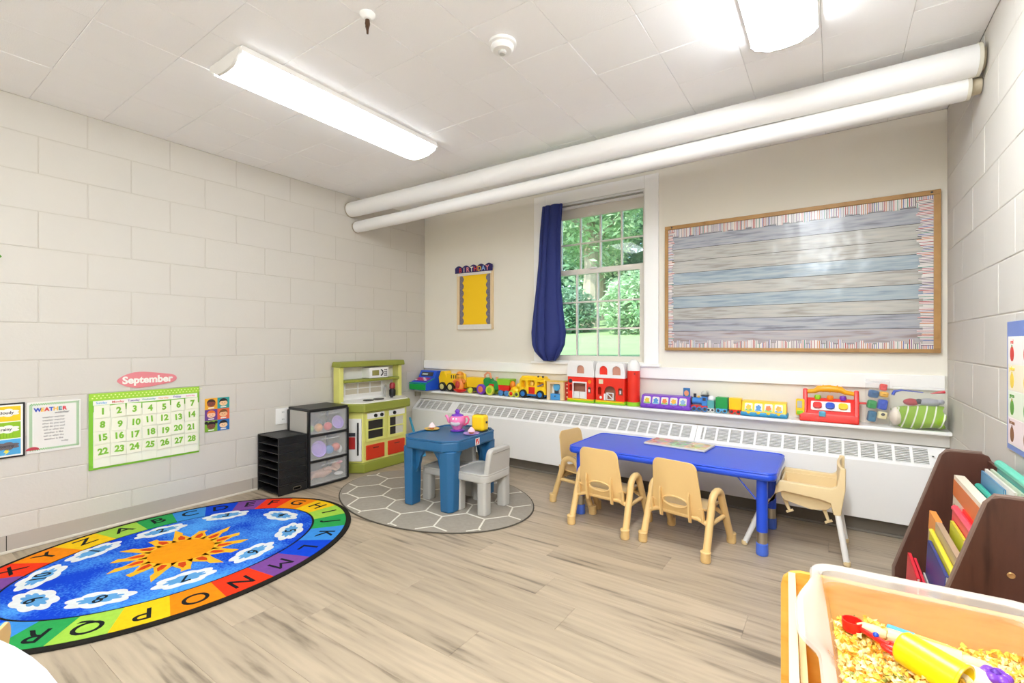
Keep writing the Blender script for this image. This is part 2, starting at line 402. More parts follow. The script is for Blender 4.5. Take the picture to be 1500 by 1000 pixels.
# ------------------------------------------------------------------ pipes
M_pipe = mat('pipe_wrap', '#efeeec', .55, var=.015, vscale=5, bump=.12, bscale=25)
def pipe(name, label, a, b, r, gap):
    t = thing(name, label, 'pipe'); A, B = Vector(a), Vector(b); d = (B - A).normalized()
    E = B - d * gap; n = 14
    pts = [A + (E - A) * i / n + Vector((0, random.uniform(-.0012, .0012), random.uniform(-.0015, .0015))) for i in range(n + 1)]
    obj('insulation_wrap', MB().tube(pts, r, 28), M_pipe, t)
    obj('bare_pipe', MB().cyl(E - d * .02, B, r * .7), mat('aged_pipe', '#b9ad94', .6, var=.3, vscale=30), t)
    obj('wrap_end', MB().tube([E - d * .012, E], r * 1.025, 28), mat('wrap_edge', '#d9d4c4', .7, var=.1, vscale=40), t)
    obj('wall_collar', MB().tube([A + d * .0, A + d * .006], r * 1.05, 28), mat('collar_caulk', '#b5a68c', .8), t)
    q = A + (B - A) * .36
    obj('wrap_seam', MB().tube([q, q + d * .03], r * 1.012, 28), M_pipe, t)
pipe('ceiling_pipe', 'thicker upper white wrapped pipe close under the ceiling', (L + .004, 2.572, 2.236), (R - .004, 2.69, 2.248), .0635, .012)
pipe('ceiling_pipe', 'thinner lower white wrapped pipe beneath the thick one', (L + .004, 2.632, 2.096), (R - .004, 2.745, 2.162), .0485, .034)

# ------------------------------------------------------------------ ceiling fixtures
def lens_mat(power):
    m = bpy.data.materials.new('lit_lens'); m.use_nodes = True; b = m.node_tree.nodes['Principled BSDF']
    b.inputs['Base Color'].default_value = (.9, .9, .9, 1); b.inputs['Emission Color'].default_value = (.895, .952, 1.0, 1); b.inputs['Emission Strength'].default_value = power
    return m
def fixture(label, x, y0, y1, w=.27, power=LENS_POWER):
    M_lens = lens_mat(power)
    t = thing('fluorescent_light', label, 'ceiling light', (x, (y0 + y1) / 2, ZC), 0, 'fluorescent ceiling lights')
    h = (y1 - y0) / 2
    bx('housing', M_whitem, t, -w / 2 - .003, w / 2 + .003, -h + .01, h - .01, -.026, -.001, .002)
    prof = [(-w / 2, -.026), (-w / 2 + .012, -.05), (-w / 4, -.068), (0, -.072), (w / 4, -.068), (w / 2 - .012, -.05), (w / 2, -.026)]
    obj('lens', MB().prism(prof, -h + .014, h - .014, 'xz'), M_lens, t, sharp=40)
    for s in (-1, 1):
        pr = [(-w / 2 - .004, -.012), (-w / 2 - .004, -.034), (-w / 4, -.072), (0, -.077), (w / 4, -.072), (w / 2 + .004, -.034), (w / 2 + .004, -.012)]
        obj('end_cap', MB().prism(pr, s * h - s * .014, s * h, 'xz', bev=.002), M_whitem, t)
fixture('four-foot fluorescent wraparound light nearer the left block wall', -2.235, .985, 2.205, power=LENS_POWER * .22)
fixture('fluorescent wraparound light cut by the top edge, nearer the bulletin board', -.172, 1.0, 2.225, .235, power=LENS_POWER * 1.3)
fixture('added unseen fluorescent fill light behind the viewer over the white table', -2.235, -1.3, -.08, power=LENS_POWER * .5)  # fill fixture added out of view to brighten the back wall
fixture('added unseen fluorescent fill light behind the viewer by the right wall', -.172, -1.3, -.08, .235, power=LENS_POWER * 3.0)  # strongest fill, added out of view for the back wall and right side
t = thing('smoke_detector', 'round white detector on the ceiling between the two lights', 'smoke detector', (-1.17, 1.625, ZC))
obj('base_ring', MB().lathe([(.06, -.001), (.06, -.012), (.05, -.016)], seg=32), M_white, t)
obj('dome', MB().lathe([(.049, -.014), (.049, -.026), (.04, -.036), (0, -.037)], seg=32), M_white, t)
obj('sensor_eye', MB().lathe([(.017, -.035), (.017, -.046), (.012, -.050), (0, -.05)], seg=20), mat('grey_eye', '#c9c8c4', .4), t)
t = thing('sprinkler_head', 'small bronze sprinkler head hanging from a white ceiling cup', 'sprinkler', (-1.50, 1.183, ZC))
obj('escutcheon', MB().lathe([(.03, -.001), (.03, -.006), (.018, -.02), (.012, -.024)], seg=24), M_white, t)
M_br = mat('dark_bronze', '#5d4433', .4, .7)
obj('body', MB().lathe([(.008, -.02), (.01, -.04), (.007, -.052), (.005, -.053), (.004, -.078), (0, -.079)], seg=12), M_br, t)
for s in (-1, 1): obj('yoke_arm', MB().tube([(s * .008, 0, -.03), (s * .011, 0, -.045), (s * .005, 0, -.062)], .002, 6), M_br, t)

# ------------------------------------------------------------------ outdoors
GS = .105
def gz(y): return .78 + GS * (y - D) if y < 12 else .78 + GS * (12 - D) + .03 * (y - 12)
gl_ = MB().grid(lambda a, b: (-16 + 30 * a, D + .18 + 24 * b, gz(D + .18 + 24 * b) + .03 * math.sin(a * 40) * math.sin(b * 37)), 40, 40).mesh('ground_lawn')
obj('ground_lawn', gl_, mat('lawn_grass', '#7d9a66', .95, var=.25, vscale=3, bump=.4, bscale=30), None, kind='structure')
BARK = mat('bark', '#9a927f', .9, var=.3, vscale=9, bump=.6, bscale=18)
def leaf_mat(name, h):
    m = bpy.data.materials.new(name); m.use_nodes = True; nt = m.node_tree; nt.nodes.clear()
    o = nt.nodes.new('ShaderNodeOutputMaterial'); d = nt.nodes.new('ShaderNodeBsdfDiffuse'); t = nt.nodes.new('ShaderNodeBsdfTranslucent'); x = nt.nodes.new('ShaderNodeMixShader')
    tc = nt.nodes.new('ShaderNodeTexCoord'); n = nt.nodes.new('ShaderNodeTexNoise'); n.inputs['Scale'].default_value = 2.5; rp = nt.nodes.new('ShaderNodeValToRGB')
    c = lin(h); rp.color_ramp.elements[0].position = .35; rp.color_ramp.elements[1].position = .65
    rp.color_ramp.elements[0].color = tuple(k * .7 for k in c[:3]) + (1,); rp.color_ramp.elements[1].color = tuple(min(1, k * 1.3) for k in c[:3]) + (1,)
    nt.links.new(tc.outputs['Object'], n.inputs['Vector']); nt.links.new(n.outputs['Fac'], rp.inputs[0])
    nt.links.new(rp.outputs[0], d.inputs[0]); nt.links.new(rp.outputs[0], t.inputs[0]); x.inputs[0].default_value = .45
    nt.links.new(d.outputs[0], x.inputs[1]); nt.links.new(t.outputs[0], x.inputs[2]); nt.links.new(x.outputs[0], o.inputs[0]); return m
def leaf_mesh(name, n, rx, ry, rz, size, seed, cz=0):
    rr = random.Random(seed); vs = []; fs = []
    for i in range(n):
        while True:
            p = Vector((rr.uniform(-1, 1), rr.uniform(-1, 1), rr.uniform(-1, 1)))
            if .3 < p.length < 1: break
        lump = 1 + .16 * math.sin(p.x * 7 + seed) * math.sin(p.z * 8 + 2 * seed)
        c = Vector((p.x * rx * lump, p.y * ry * lump, p.z * rz * lump + cz))
        q = Euler((rr.uniform(-.9, .9), rr.uniform(-.9, .9), rr.uniform(0, 6.3))).to_matrix(); s = size * rr.uniform(.6, 1.3)
        k = len(vs)
        for a, b, d in ((-1, 0, 0), (0, -.45, .12), (1, 0, -.1), (0, .45, .12)): vs.append(c + q @ Vector((a * s, b * s, d * s)))
        fs.append((k, k + 1, k + 2, k + 3))
    me = bpy.data.meshes.new(name); me.from_pydata(vs, [], fs); return me
LEAF = [leaf_mat('leaf_' + c, h) for c, h in (('deep', '#93b598'), ('mid', '#aecaa4'), ('pale', '#d2e2b8'))]
def tree(label, x, y, h, cr, crz, n, k, trunk=.1, kind='tree'):
    t = thing('leafy_tree' if kind == 'tree' else 'leafy_bush', label, kind, (x, y, gz(y)), 0, 'trees beyond the window' if kind == 'tree' else 'bushes beyond the window')
    if kind == 'tree':
        obj('trunk', MB().tube([(0, 0, -.1), (.05, 0, h * .4), (-.04, .05, h * .75), (.05, 0, h)], [trunk * 1.3, trunk, trunk * .8, trunk * .4], 10), BARK, t)
        for s, a in ((1, .55), (-1, .62)): obj('branch', MB().tube([(0, 0, h * a), (s * cr * .4, .1, h * a + .5), (s * cr * .7, .1, h * a + .8)], [trunk * .5, trunk * .3, .02], 7), BARK, t)
    else: obj('stem', MB().tube([(0, 0, -.05), (.05, 0, h * .8)], [.05, .02], 7), BARK, t)
    obj('foliage', leaf_mesh('foliage', int(n * 1.9), cr, cr, crz, .085 if kind == 'tree' else .055, int(x * 10 + y * 7), h * .95 if kind == 'tree' else h * .5), LEAF[k], t)
for a in (('tree with a thick grey trunk showing through the lower left panes', -4.5, 9.6, 3.3, 1.3, 1.7, 3000, 1, .17), ('tree with a slim trunk right of the thick-trunked one', -3.3, 12.3, 3.6, 1.3, 2.0, 3200, 0, .12),
          ('pale-leaved tree filling the upper right panes', -1.9, 9.3, 3.0, 1.05, 1.7, 3000, 2, .08), ('deep green tree half hidden by the blue curtain', -7.1, 10.4, 3.2, 1.25, 1.9, 3000, 0, .14),
          ('middle-distance tree closing the gap behind the slim trunk', -6.1, 13.0, 3.8, 1.3, 2.4, 3200, 1, .14), ('middle-distance tree behind the pale one', -.4, 12.3, 3.6, 1.3, 2.2, 3000, 2, .14),
          ('far dark tree behind the centre of the lawn', -9.3, 13.5, 4.0, 1.3, 2.6, 3000, 0, .14), ('far tree behind the middle panes', -3.6, 15.8, 4.3, 1.4, 2.9, 3400, 0, .16), ('far pale tree behind the upper right panes', -7.4, 16.7, 4.6, 1.4, 3.0, 3400, 2, .16)):
    tree(*a)
for a in (('rounded bush at the lawn edge in the right-hand panes', -2.75, 7.7, .95, .62, .62, 1900, 1), ('broad bush under the trees in the middle panes', -4.3, 8.15, .8, .58, .5, 1700, 0), ('low bush right of the window view', -1.4, 8.0, 1.0, .65, .65, 1900, 2), ('low dark bush behind the curtain', -5.8, 8.5, .9, .65, .6, 1900, 0)):
    tree(*a, kind='bush')
tl = leaf_mesh('treeline', 9000, 11, .9, 3.6, .34, 5, 0); o = obj('treeline', tl, LEAF[0], None, (-6, 19.2, 4.4), kind='stuff', sharp=0); tag(o, 'distant band of green woods closing the view behind the lawn', 'woods')

# ================================================================== ON THE BACK WALL
# blue curtain hanging bunched at the left of the window
M_cur = mat('navy_curtain', '#202d70', .75, var=.12, vscale=3, bump=.08, bscale=300)
ct = thing('curtain', 'navy blue curtain bunched and tucked up at the left of the window', 'curtain', (-1.96, D - .05, 0))
KZ = [(2.222, .095, .02), (2.0, .098, .0), (1.75, .104, -.008), (1.5, .122, -.018), (1.3, .145, -.02), (1.16, .162, -.018), (1.06, .152, -.02), (1.0, .122, -.022), (.955, .085, -.012), (.925, .05, -.006)]
def interp(K, z):
    for a, b in zip(K, K[1:]):
        if z <= a[0] and z >= b[0]:
            f = (a[0] - z) / (a[0] - b[0]); return [p + (q - p) * f for p, q in zip(a, b)]
    return K[-1]
def cfn(u, v):
    z = 2.222 - (2.222 - .925) * v; _, hw, cx = interp(KZ, z); t = 2 * PI * u
    bulge = min(1, max(0, (1.6 - z) / .5)); depth = .022 + .040 * bulge * (1 if z > 1.0 else max(.35, (z - .9) / .1))
    ph = t + .10 * math.sin(3 * t) + .12 * math.sin(v * 4)
    fold = abs(math.sin(ph * 4.0)) ** .7 - .6
    pl = (.020 + .012 * bulge) * fold
    return (cx + (hw + pl * .25) * math.cos(t), -.012 + (depth + pl) * math.sin(t), z)
mb = MB(); mb.grid(cfn, 160, 50, closed_u=True)
obj('cloth', mb, M_cur, ct, sharp=75)
obj('rod', MB().cyl((-.06, .03, 2.205), (.775, .03, 2.205), .007, seg=10), M_chrome, ct)
for q, (xx, zz) in enumerate(((-.035, 2.206), (.03, 2.206), (.075, 2.2))): obj('curtain_ring', MB().tube([(xx, .03 + .014 * math.cos(a), zz + .014 * math.sin(a)) for a in (2 * PI * i / 14 for i in range(14))], .003, 6, True), M_chrome, ct)
# framed yellow birthday board
yb = thing('birthday_board', 'small wood-framed yellow board with a birthday strip on top', 'notice board', (-2.812, D, 1.483))
M_pine = wood_mat('pale_pine', '#cfae7e', '#ead2a8', .5, (10, 10, 2))
obj('frame', MB().prism([(-.218, -.282), (.218, -.282), (.218, .282), (-.218, .282)], -.022, 0, 'xz', holes=[[(-.19, -.25), (.19, -.25), (.19, .26), (-.19, .26)]], bev=.003), M_pine, yb)
bx('yellow_paper', mat('sunny_paper', '#fdcd10', .6, var=.02, vscale=4), yb, -.19, .19, -.012, -.004, -.25, .262, 0)
M_bord = mat('border_print', '#7b7480', .6, var=.6, vscale=60)
def scal(x0, x1, y0, y1, n, amp, side):
    """strip along y whose inner side is scalloped"""
    pts = [(x0, y0), (x0, y1)] if side > 0 else [(x1, y0), (x1, y1)]
    m = n * 6; inner = [((x1 if side > 0 else x0) + side * amp * (abs(math.sin(PI * n * i / m)) - 1), y1 + (y0 - y1) * i / m) for i in range(m + 1)]
    return pts + inner
for s_, a, b in ((1, -.186, -.135), (-1, .135, .186)): obj('scalloped_border', MB().prism(scal(a, b, -.235, .235, 7, .02, s_), -.0145, -.0125, 'xz'), M_bord, yb)
for zz0, zz1 in ((-.282, -.235), (.235, .284)): bx('white_strip', mat('white_lace', '#e9e4dc', .6, var=.08, vscale=40), yb, -.205, .205, -.026, -.0225, zz0, zz1, .001)
hd = [(-.232, .262), (.225, .258), (.225, .315)] + [(.225 - .457 * i / 40, .312 + .02 * abs(math.sin(PI * 5 * i / 40))) for i in range(1, 40)] + [(-.232, .312)]
hb = obj('header_strip', MB().prism(hd, -.031, -.0285, 'xz'), mat('navy_paper', '#2b1f5c', .6), yb)
for i, ch in enumerate('BIRTHDAY'):
    text(ch, .062, [mat('card_red', '#e0413a', .6), mat('card_white', '#efe9e0', .6), mat('card_pink', '#f29ba0', .6), M_paper, mat('card_red', '#e0413a', .6), mat('card_gold', '#f2c24a', .6), mat('card_sky', '#8fb4e8', .6), mat('card_pink', '#f29ba0', .6)][i], hb, (-.165 + .047 * i, -.0316, .288), name='letter', bold=.02)
# big bulletin board
bb_ = thing('bulletin_board', 'large wood-framed bulletin board papered with weathered planks and striped border', 'notice board', (-.268, D, 1.47))
BW, BH = .75, .45
M_oak = wood_mat('oak_frame', '#8a6234', '#b58a50', .45, (4, 14, 4))
for nm, q in (('frame_rail', (-BW, BW, BH - .026, BH)), ('frame_rail', (-BW, BW, -BH, -BH + .022)), ('frame_stile', (-BW, -BW + .024, -BH + .022, BH - .026)), ('frame_stile', (BW - .03, BW, -BH + .022, BH - .026))):
    bx(nm, M_oak, bb_, q[0], q[1], -.03, -.001, q[2], q[3], .003)
bx('backing', mat('cork', '#8a6c48', .9), bb_, -BW + .02, BW - .02, -.014, -.003, -BH + .02, BH - .02, 0)
def plank_print(name, c1, c2, c3):
    m = bpy.data.materials.new(name); m.use_nodes = True; nt = m.node_tree; b = nt.nodes['Principled BSDF']; b.inputs['Roughness'].default_value = .28
    tc = nt.nodes.new('ShaderNodeTexCoord'); oi = nt.nodes.new('ShaderNodeObjectInfo'); va = nt.nodes.new('ShaderNodeVectorMath'); va.operation = 'ADD'
    ml = nt.nodes.new('ShaderNodeMath'); ml.operation = 'MULTIPLY'; ml.inputs[1].default_value = 30; nt.links.new(oi.outputs['Random'], ml.inputs[0])
    nt.links.new(tc.outputs['Object'], va.inputs[0]); nt.links.new(ml.outputs[0], va.inputs[1])
    mp = nt.nodes.new('ShaderNodeMapping'); mp.inputs['Scale'].default_value = (4.5, 3, 48); nt.links.new(va.outputs[0], mp.inputs[0])
    n = nt.nodes.new('ShaderNodeTexNoise'); n.inputs['Scale'].default_value = 1.3; n.inputs['Detail'].default_value = 8; nt.links.new(mp.outputs[0], n.inputs['Vector'])
    r = nt.nodes.new('ShaderNodeValToRGB'); r.color_ramp.elements[0].position = .3; r.color_ramp.elements[0].color = lin(c1); r.color_ramp.elements[1].position = .72; r.color_ramp.elements[1].color = lin(c3)
    b.inputs['Roughness'].default_value = .2
    nb = nt.nodes.new('ShaderNodeTexNoise'); nb.inputs['Scale'].default_value = 7; nb.inputs['Detail'].default_value = 2; nt.links.new(tc.outputs['Object'], nb.inputs[0]); bp = nt.nodes.new('ShaderNodeBump'); bp.inputs['Strength'].default_value = .25; bp.inputs['Distance'].default_value = .02; nt.links.new(nb.outputs['Fac'], bp.inputs['Height']); nt.links.new(bp.outputs[0], b.inputs['Normal'])
    e = r.color_ramp.elements.new(.5); e.color = lin(c2); nt.links.new(n.outputs['Fac'], r.inputs[0]); nt.links.new(r.outputs[0], b.inputs['Base Color']); MATS[name] = m; return m
PP = [plank_print('plank_print_grey', '#7c7d86', '#a3a6ae', '#b2b0b2'), plank_print('plank_print_cream', '#979189', '#b2b1ab', '#bfbab0'), plank_print('plank_print_blue', '#8293a0', '#9dabb4', '#b0b9ba'), plank_print('plank_print_rose', '#988683', '#aca8ae', '#bdb1ac')]
pz = BH - .026; hts = [.058, .092, .086, .085, .083, .085, .083, .083, .083, .087, .05]; order = [0, 0, 3, 1, 1, 2, 1, 2, 1, 0, 3]
order = [3, 0, 1, 1, 2, 1, 2, 1, 0, 3, 0]
for i, h in enumerate(hts):
    bx('paper_plank', PP[order[i]], bb_, -BW + .022, BW - .028, -.0165, -.0145, max(pz - h + .0026, -BH + .02), pz, 0); pz -= h
bx('plank_gap', M_dark, bb_, -BW + .022, BW - .028, -.015, -.0138, -BH + .02, BH - .026, 0)
def stripe_mat(axis):
    m = bpy.data.materials.new('striped_border_' + axis); m.use_nodes = True; nt = m.node_tree; b = nt.nodes['Principled BSDF']; b.inputs['Roughness'].default_value = .25
    tc = nt.nodes.new('ShaderNodeTexCoord'); sp = nt.nodes.new('ShaderNodeSeparateXYZ'); nt.links.new(tc.outputs['Object'], sp.inputs[0])
    m1 = nt.nodes.new('ShaderNodeMath'); m1.operation = 'MULTIPLY'; m1.inputs[1].default_value = 115; nt.links.new(sp.outputs[axis], m1.inputs[0])
    fl = nt.nodes.new('ShaderNodeMath'); fl.operation = 'FLOOR'; nt.links.new(m1.outputs[0], fl.inputs[0])
    fr = nt.nodes.new('ShaderNodeMath'); fr.operation = 'FRACT'; nt.links.new(m1.outputs[0], fr.inputs[0])
    wn = nt.nodes.new('ShaderNodeTexWhiteNoise'); wn.noise_dimensions = '1D'; nt.links.new(fl.outputs[0], wn.inputs['W'])
    r = nt.nodes.new('ShaderNodeValToRGB'); r.color_ramp.interpolation = 'CONSTANT'
    cs = ['#cfc8c4', '#a82620', '#2c3148', '#c0702e', '#41579c', '#8f8a88', '#6a4472', '#35806f', '#9c2636', '#1c1d2c']
    r.color_ramp.elements[0].color = lin(cs[0]); r.color_ramp.elements[1].position = .1; r.color_ramp.elements[1].color = lin(cs[1])
    for i in range(2, 10): r.color_ramp.elements.new(i / 10).color = lin(cs[i])
    nt.links.new(wn.outputs['Value'], r.inputs[0])
    gt = nt.nodes.new('ShaderNodeMath'); gt.operation = 'GREATER_THAN'; gt.inputs[1].default_value = .42; nt.links.new(fr.outputs[0], gt.inputs[0])
    mx = nt.nodes.new('ShaderNodeMix'); mx.data_type = 'RGBA'; nt.links.new(gt.outputs[0], mx.inputs[0]); nt.links.new(r.outputs[0], mx.inputs[6]); mx.inputs[7].default_value = lin('#e3ddda'); nt.links.new(mx.outputs[2], b.inputs['Base Color']); return m
SX, SZ = stripe_mat('X'), stripe_mat('Z')
def jag(n, a0, a1, base, depth, jit):
    """strip along a whose inner edge is cut into uneven fingers"""
    rr = random.Random(n); p = [(a0, base), (a1, base)]; st = (a1 - a0) / n; top = []
    for i in range(n):
        d = base + depth * rr.uniform(1 - jit, 1); x = a1 - i * st; top += [(x, d), (x - st, d)]
    return p + top
Z0, Z1, XA, XB = -BH + .021, BH - .027, -BW + .023, BW - .029
obj('striped_border', MB().prism(jag(70, XA, XB, Z0, .055, .55), -.0195, -.0175, 'xz'), SX, bb_)
obj('striped_border', MB().prism(jag(40, XA, XB, Z1, -.062, .25), -.0195, -.0175, 'xz'), SX, bb_)
mb = MB(); mb.prism([(b, a) for a, b in jag(56, Z0 + .02, Z1 - .02, XA, .045, .5)], -.0215, -.0197, 'xz'); obj('striped_border', mb, SZ, bb_)
mb = MB(); mb.prism([(b, a) for a, b in jag(56, Z0 + .02, Z1 - .02, XB, -.075, .4)], -.0215, -.0197, 'xz'); obj('striped_border', mb, SZ, bb_)
for xx in (-.70, .712): obj('frame_screw', MB().lathe([(.006, 0), (.005, .003), (0, .0035)], seg=10, M=Matrix.Rotation(PI / 2, 4, 'X'), c=(xx, -.03, BH - .013)), M_ink, bb_)

# ================================================================== ON THE LEFT WALL (front faces +x, local x runs along the wall)
def wall_l(name, label, cat, y, z): return thing(name, label, cat, (L, y, z), PI / 2)
# September calendar
cal = wall_l('wall_calendar', 'green-edged September calendar with loose number cards on the block wall', 'calendar', 1.102, .567)
M_cg = mat('calendar_green', '#7cbf2e', .5)
hw, hh = .28, .218
bx('chart', M_cg, cal, -hw, hw, -.007, -.001, -hh, hh, .001)
bx('bottom_lip', mat('calendar_lip', '#e9ecd6', .5), cal, -hw + .018, hw - .004, -.012, -.007, -hh + .012, hh - .105, .001)
hp = obj('top_band', MB().box(-hw, hw, -.0085, -.0065, hh - .04, hh), mat('band_lime', '#9ed13a', .5), cal)
mb = MB()
for i in range(30):
    for j in range(2): mb.box(-hw + .012 + i * .0188 + (j % 2) * .009, -hw + .019 + i * .0188 + (j % 2) * .009, -.0092, -.0085, hh - .03 + j * .014, hh - .024 + j * .014)
obj('band_dots', mb, mat('pale_yellow', '#e4ee9a', .5), hp, sharp=0)
bx('day_row', M_paper, cal, -hw + .018, hw - .012, -.0082, -.0066, hh - .068, hh - .042, .0005)
cw = (2 * hw - .032) / 7
for i, (dn, dc) in enumerate(zip(('Sunday', 'Monday', 'Tuesday', 'Wednesday', 'Thursday', 'Friday', 'Saturday'), ('#5aa7dc', '#d6453c', '#5a4b9e', '#35a39a', '#eba24b', '#6a62b8', '#e58ba5'))):
    text(dn, .0175 if len(dn) < 8 else .0145, mat('day_' + dn.lower(), dc, .6), cal, (-hw + .018 + cw * (i + .5), -.0086, hh - .055), bold=.012)
M_num = mat('number_green', '#7ab82c', .6); M_card = mat('date_card', '#eeeed9', .55)  # pale cream paper of the date cards
cme = MB().box(-cw / 2 + .002, cw / 2 - .002, -.0012, .0012, -.036, .036, .0005, seg=1).mesh('date_card'); cme.materials.append(M_card)
rr = random.Random(11)
for n in range(28):
    r_, c_ = divmod(n, 7)
    c = inst('date_card', cme, cal, (-hw + .018 + cw * (c_ + .5) + rr.uniform(-.003, .003), -.0135 - rr.uniform(0, .004), hh - .108 - r_ * .075 + rr.uniform(-.004, .004)), (rr.uniform(-.08, .02), rr.uniform(-.09, .09), rr.uniform(-.05, .05)))
    text(str(n + 1), .050, M_num, c, (.004, -.0018, 0), bold=.045, name='numeral', sx=.92)
for i in range(7):
    bx('empty_pocket', mat('clear_pocket', '#eef0dd', .4), cal, -hw + .02 + cw * i, -hw + .016 + cw * (i + 1), -.0135, -.012, -hh + .014, -hh + .068, .0005)
# cloud-shaped month sign
sg = wall_l('month_sign', 'pink cloud-shaped sign reading September above the calendar', 'sign', 1.102, .855)
obj('cloud_card', MB().prism([(.152 * math.cos(t), .046 * math.sin(t) * (1 + .14 * math.cos(3 * t)) - .004) for t in (2 * PI * i / 40 for i in range(40))], -.005, -.002, 'xz'), mat('pink_card', '#dd8288', .6), sg)
text('September', .058, M_paper, sg, (0, -.0056, -.005), bold=.04)
# weather song sheet
ws = wall_l('weather_sheet', 'white weather rhyme sheet with a green checked border, left of the calendar', 'poster', .682, .627)
bx('sheet', mat('laminated_sheet', '#e6e4de', .35), ws, -.107, .107, -.004, -.001, -.135, .135, .001)
M_chk = mat('checked_green', '#5fae56', .6)
mb = MB()
for i in range(22):
    for j in range(2):
        a = -.096 + i * .0089; mb.box(a + (j % 2) * .0045, a + .0045 + (j % 2) * .0045, -.0048, -.004, .117 + j * .005, .122 + j * .005); mb.box(a + (j % 2) * .0045, a + .0045 + (j % 2) * .0045, -.0048, -.004, -.122 + j * .005, -.117 + j * .005)
for i in range(26):
    for j in range(3):
        a = -.118 + i * .0092; mb.box(-.098 + j * .004, -.0945 + j * .004, -.0048, -.004, a + (j % 2) * .0046, a + .0046 + (j % 2) * .0046); mb.box(.088 + j * .004, .0915 + j * .004, -.0048, -.004, a + (j % 2) * .0046, a + .0046 + (j % 2) * .0046)
obj('checked_border', mb, M_chk, ws, sharp=0)
for i, (ch, cc) in enumerate(zip('WEATHER', ('#3350b4', '#f0c24a', '#d94a44', '#3e63c4', '#efc05a', '#4a8f9a', '#d23c46'))): text(ch, .027, mat('title_' + cc[1:], cc, .6), ws, (-.066 + .0175 * i, -.0046, .092), bold=.05, name='letter')
text('watcher', .018, M_ink, ws, (.028, -.0046, .072), shear=.3)
for i, ln in enumerate(('weather watcher', 'weather watcher', 'what do you see?', 'what do you see?', 'tell us what the', 'weather is like', 'tell us what the', 'weather is like', 'today')):
    text(ln, .0128, mat('grey_ink', '#7f7d80', .7), ws, (-.004 if i < 8 else .04, -.0046, .05 - i * .0168))
obj('umbrella_print', MB().prism(ell(-.085, -.118, .026, .017, 12, 0, PI, False), -.0056, -.0048, 'xz'), mat('umbrella_red', '#c04250', .6), ws)
# weather words chart at the left edge
wc = wall_l('weather_chart', 'black-framed weather chart with yellow, green and blue panels at the photo edge', 'poster', .448, .627)
bx('frame', M_black, wc, -.12, .12, -.008, -.001, -.14, .14, .001)
bx('mat_board', M_paper, wc, -.112, .112, -.0092, -.008, -.132, .132, 0)
for z0, z1, cc, wd, cl in ((.048, .124, '#ecc915', 'cloudy', '#f1efe6'), (-.04, .043, '#8fbf1e', 'rainy', '#f1efe6'), (-.124, -.045, '#4fa6d8', 'stormy', '#6a6266')):
    pn = bx('colour_panel', mat('panel_' + wd, cc, .5), wc, -.104, .104, -.0104, -.0092, z0, z1, 0)
    zc = (z0 + z1) / 2 + .006
    obj('cloud_print', MB().prism(cloud(.052, zc, .046, .019), -.0112, -.0104, 'xz'), mat('cloud_' + wd, cl, .6), pn)
    text(wd, .02, M_ink, pn, (.052, -.0116, zc), bold=.02, ext=.0003)
    text({'cloudy': 'sunny', 'rainy': 'windy', 'stormy': 'snowy'}[wd], .02, M_ink, pn, (-.055, -.0110, zc), bold=.02, ext=.0003) if False else None
    if wd == 'rainy':
        for k in range(6): bx('rain_line', mat('rain_grey', '#6d9a2a', .6), pn, .02 + k * .011, .0215 + k * .011, -.0109, -.0104, z0 + .006, z0 + .026, 0)
    if wd == 'stormy': obj('lightning_print', MB().prism([(.05, zc - .016), (.062, zc - .016), (.058, zc - .026), (.066, zc - .026), (.046, zc - .044), (.051, zc - .031), (.043, zc - .031)], -.0112, -.0104, 'xz'), mat('bolt_yellow', '#f1e04a', .6), pn)
# feelings poster
fp = wall_l('feelings_poster', 'small poster of six cartoon children faces on coloured squares', 'poster', 1.495, .586)
M_skin = [mat('print_skin_' + str(i), c, .6) for i, c in enumerate(('#8a4636', '#efc79a', '#f2bfa0', '#efb98a', '#7a4a3a', '#f0cba2'))]
M_hair = [mat('print_hair_' + str(i), c, .6) for i, c in enumerate(('#3a241c', '#2a2422', '#e8772e', '#7a4a22', '#241c1c', '#1f2228'))]
sq = ('#e9a92c', '#2f9c98', '#6a3f8e', '#e4663c', '#7fae35', '#1f6cb4')
for n in range(6):
    r_, c_ = divmod(n, 2); x0 = -.077 + c_ * .077; z1 = .113 - r_ * .0755
    pn = bx('face_square', mat('square_' + str(n), sq[n], .5), fp, x0, x0 + .0768, -.004, -.001, z1 - .0753, z1, 0)
    cx, cz = x0 + .038, z1 - .036
    if n == 4:
        for s_ in (-1, 1): obj('bunch', MB().prism(ell(cx + s_ * .03, cz + .022, .011, .010, 12), -.0046, -.004, 'xz'), M_hair[n], pn)
    obj('hair', MB().prism(ell(cx, cz + .006, .0265, .024, 20), -.0048, -.004, 'xz'), M_hair[n], pn)
    obj('face', MB().prism(ell(cx, cz - .003, .0255, .0185, 20), -.0056, -.0048, 'xz'), M_skin[n], pn)
    obj('fringe', MB().prism(ell(cx, cz + .011, .023, .011, 14, 0, PI, False), -.0062, -.0056, 'xz'), M_hair[n], pn)
    mb = MB()
    for s_ in (-1, 1): mb.prism(ell(cx + s_ * .009, cz - .002, .0022, .0026, 8), -.0061, -.0056, 'xz')
    mb.box(cx - .006, cx + .006, -.0061, -.0056, cz - .0125, cz - .011); obj('eyes_and_mouth', mb, M_ink, pn, sharp=0)
    bx('caption_bar', M_paper, pn, cx - .018, cx + .018, -.0046, -.004, z1 - .069, z1 - .062, 0)
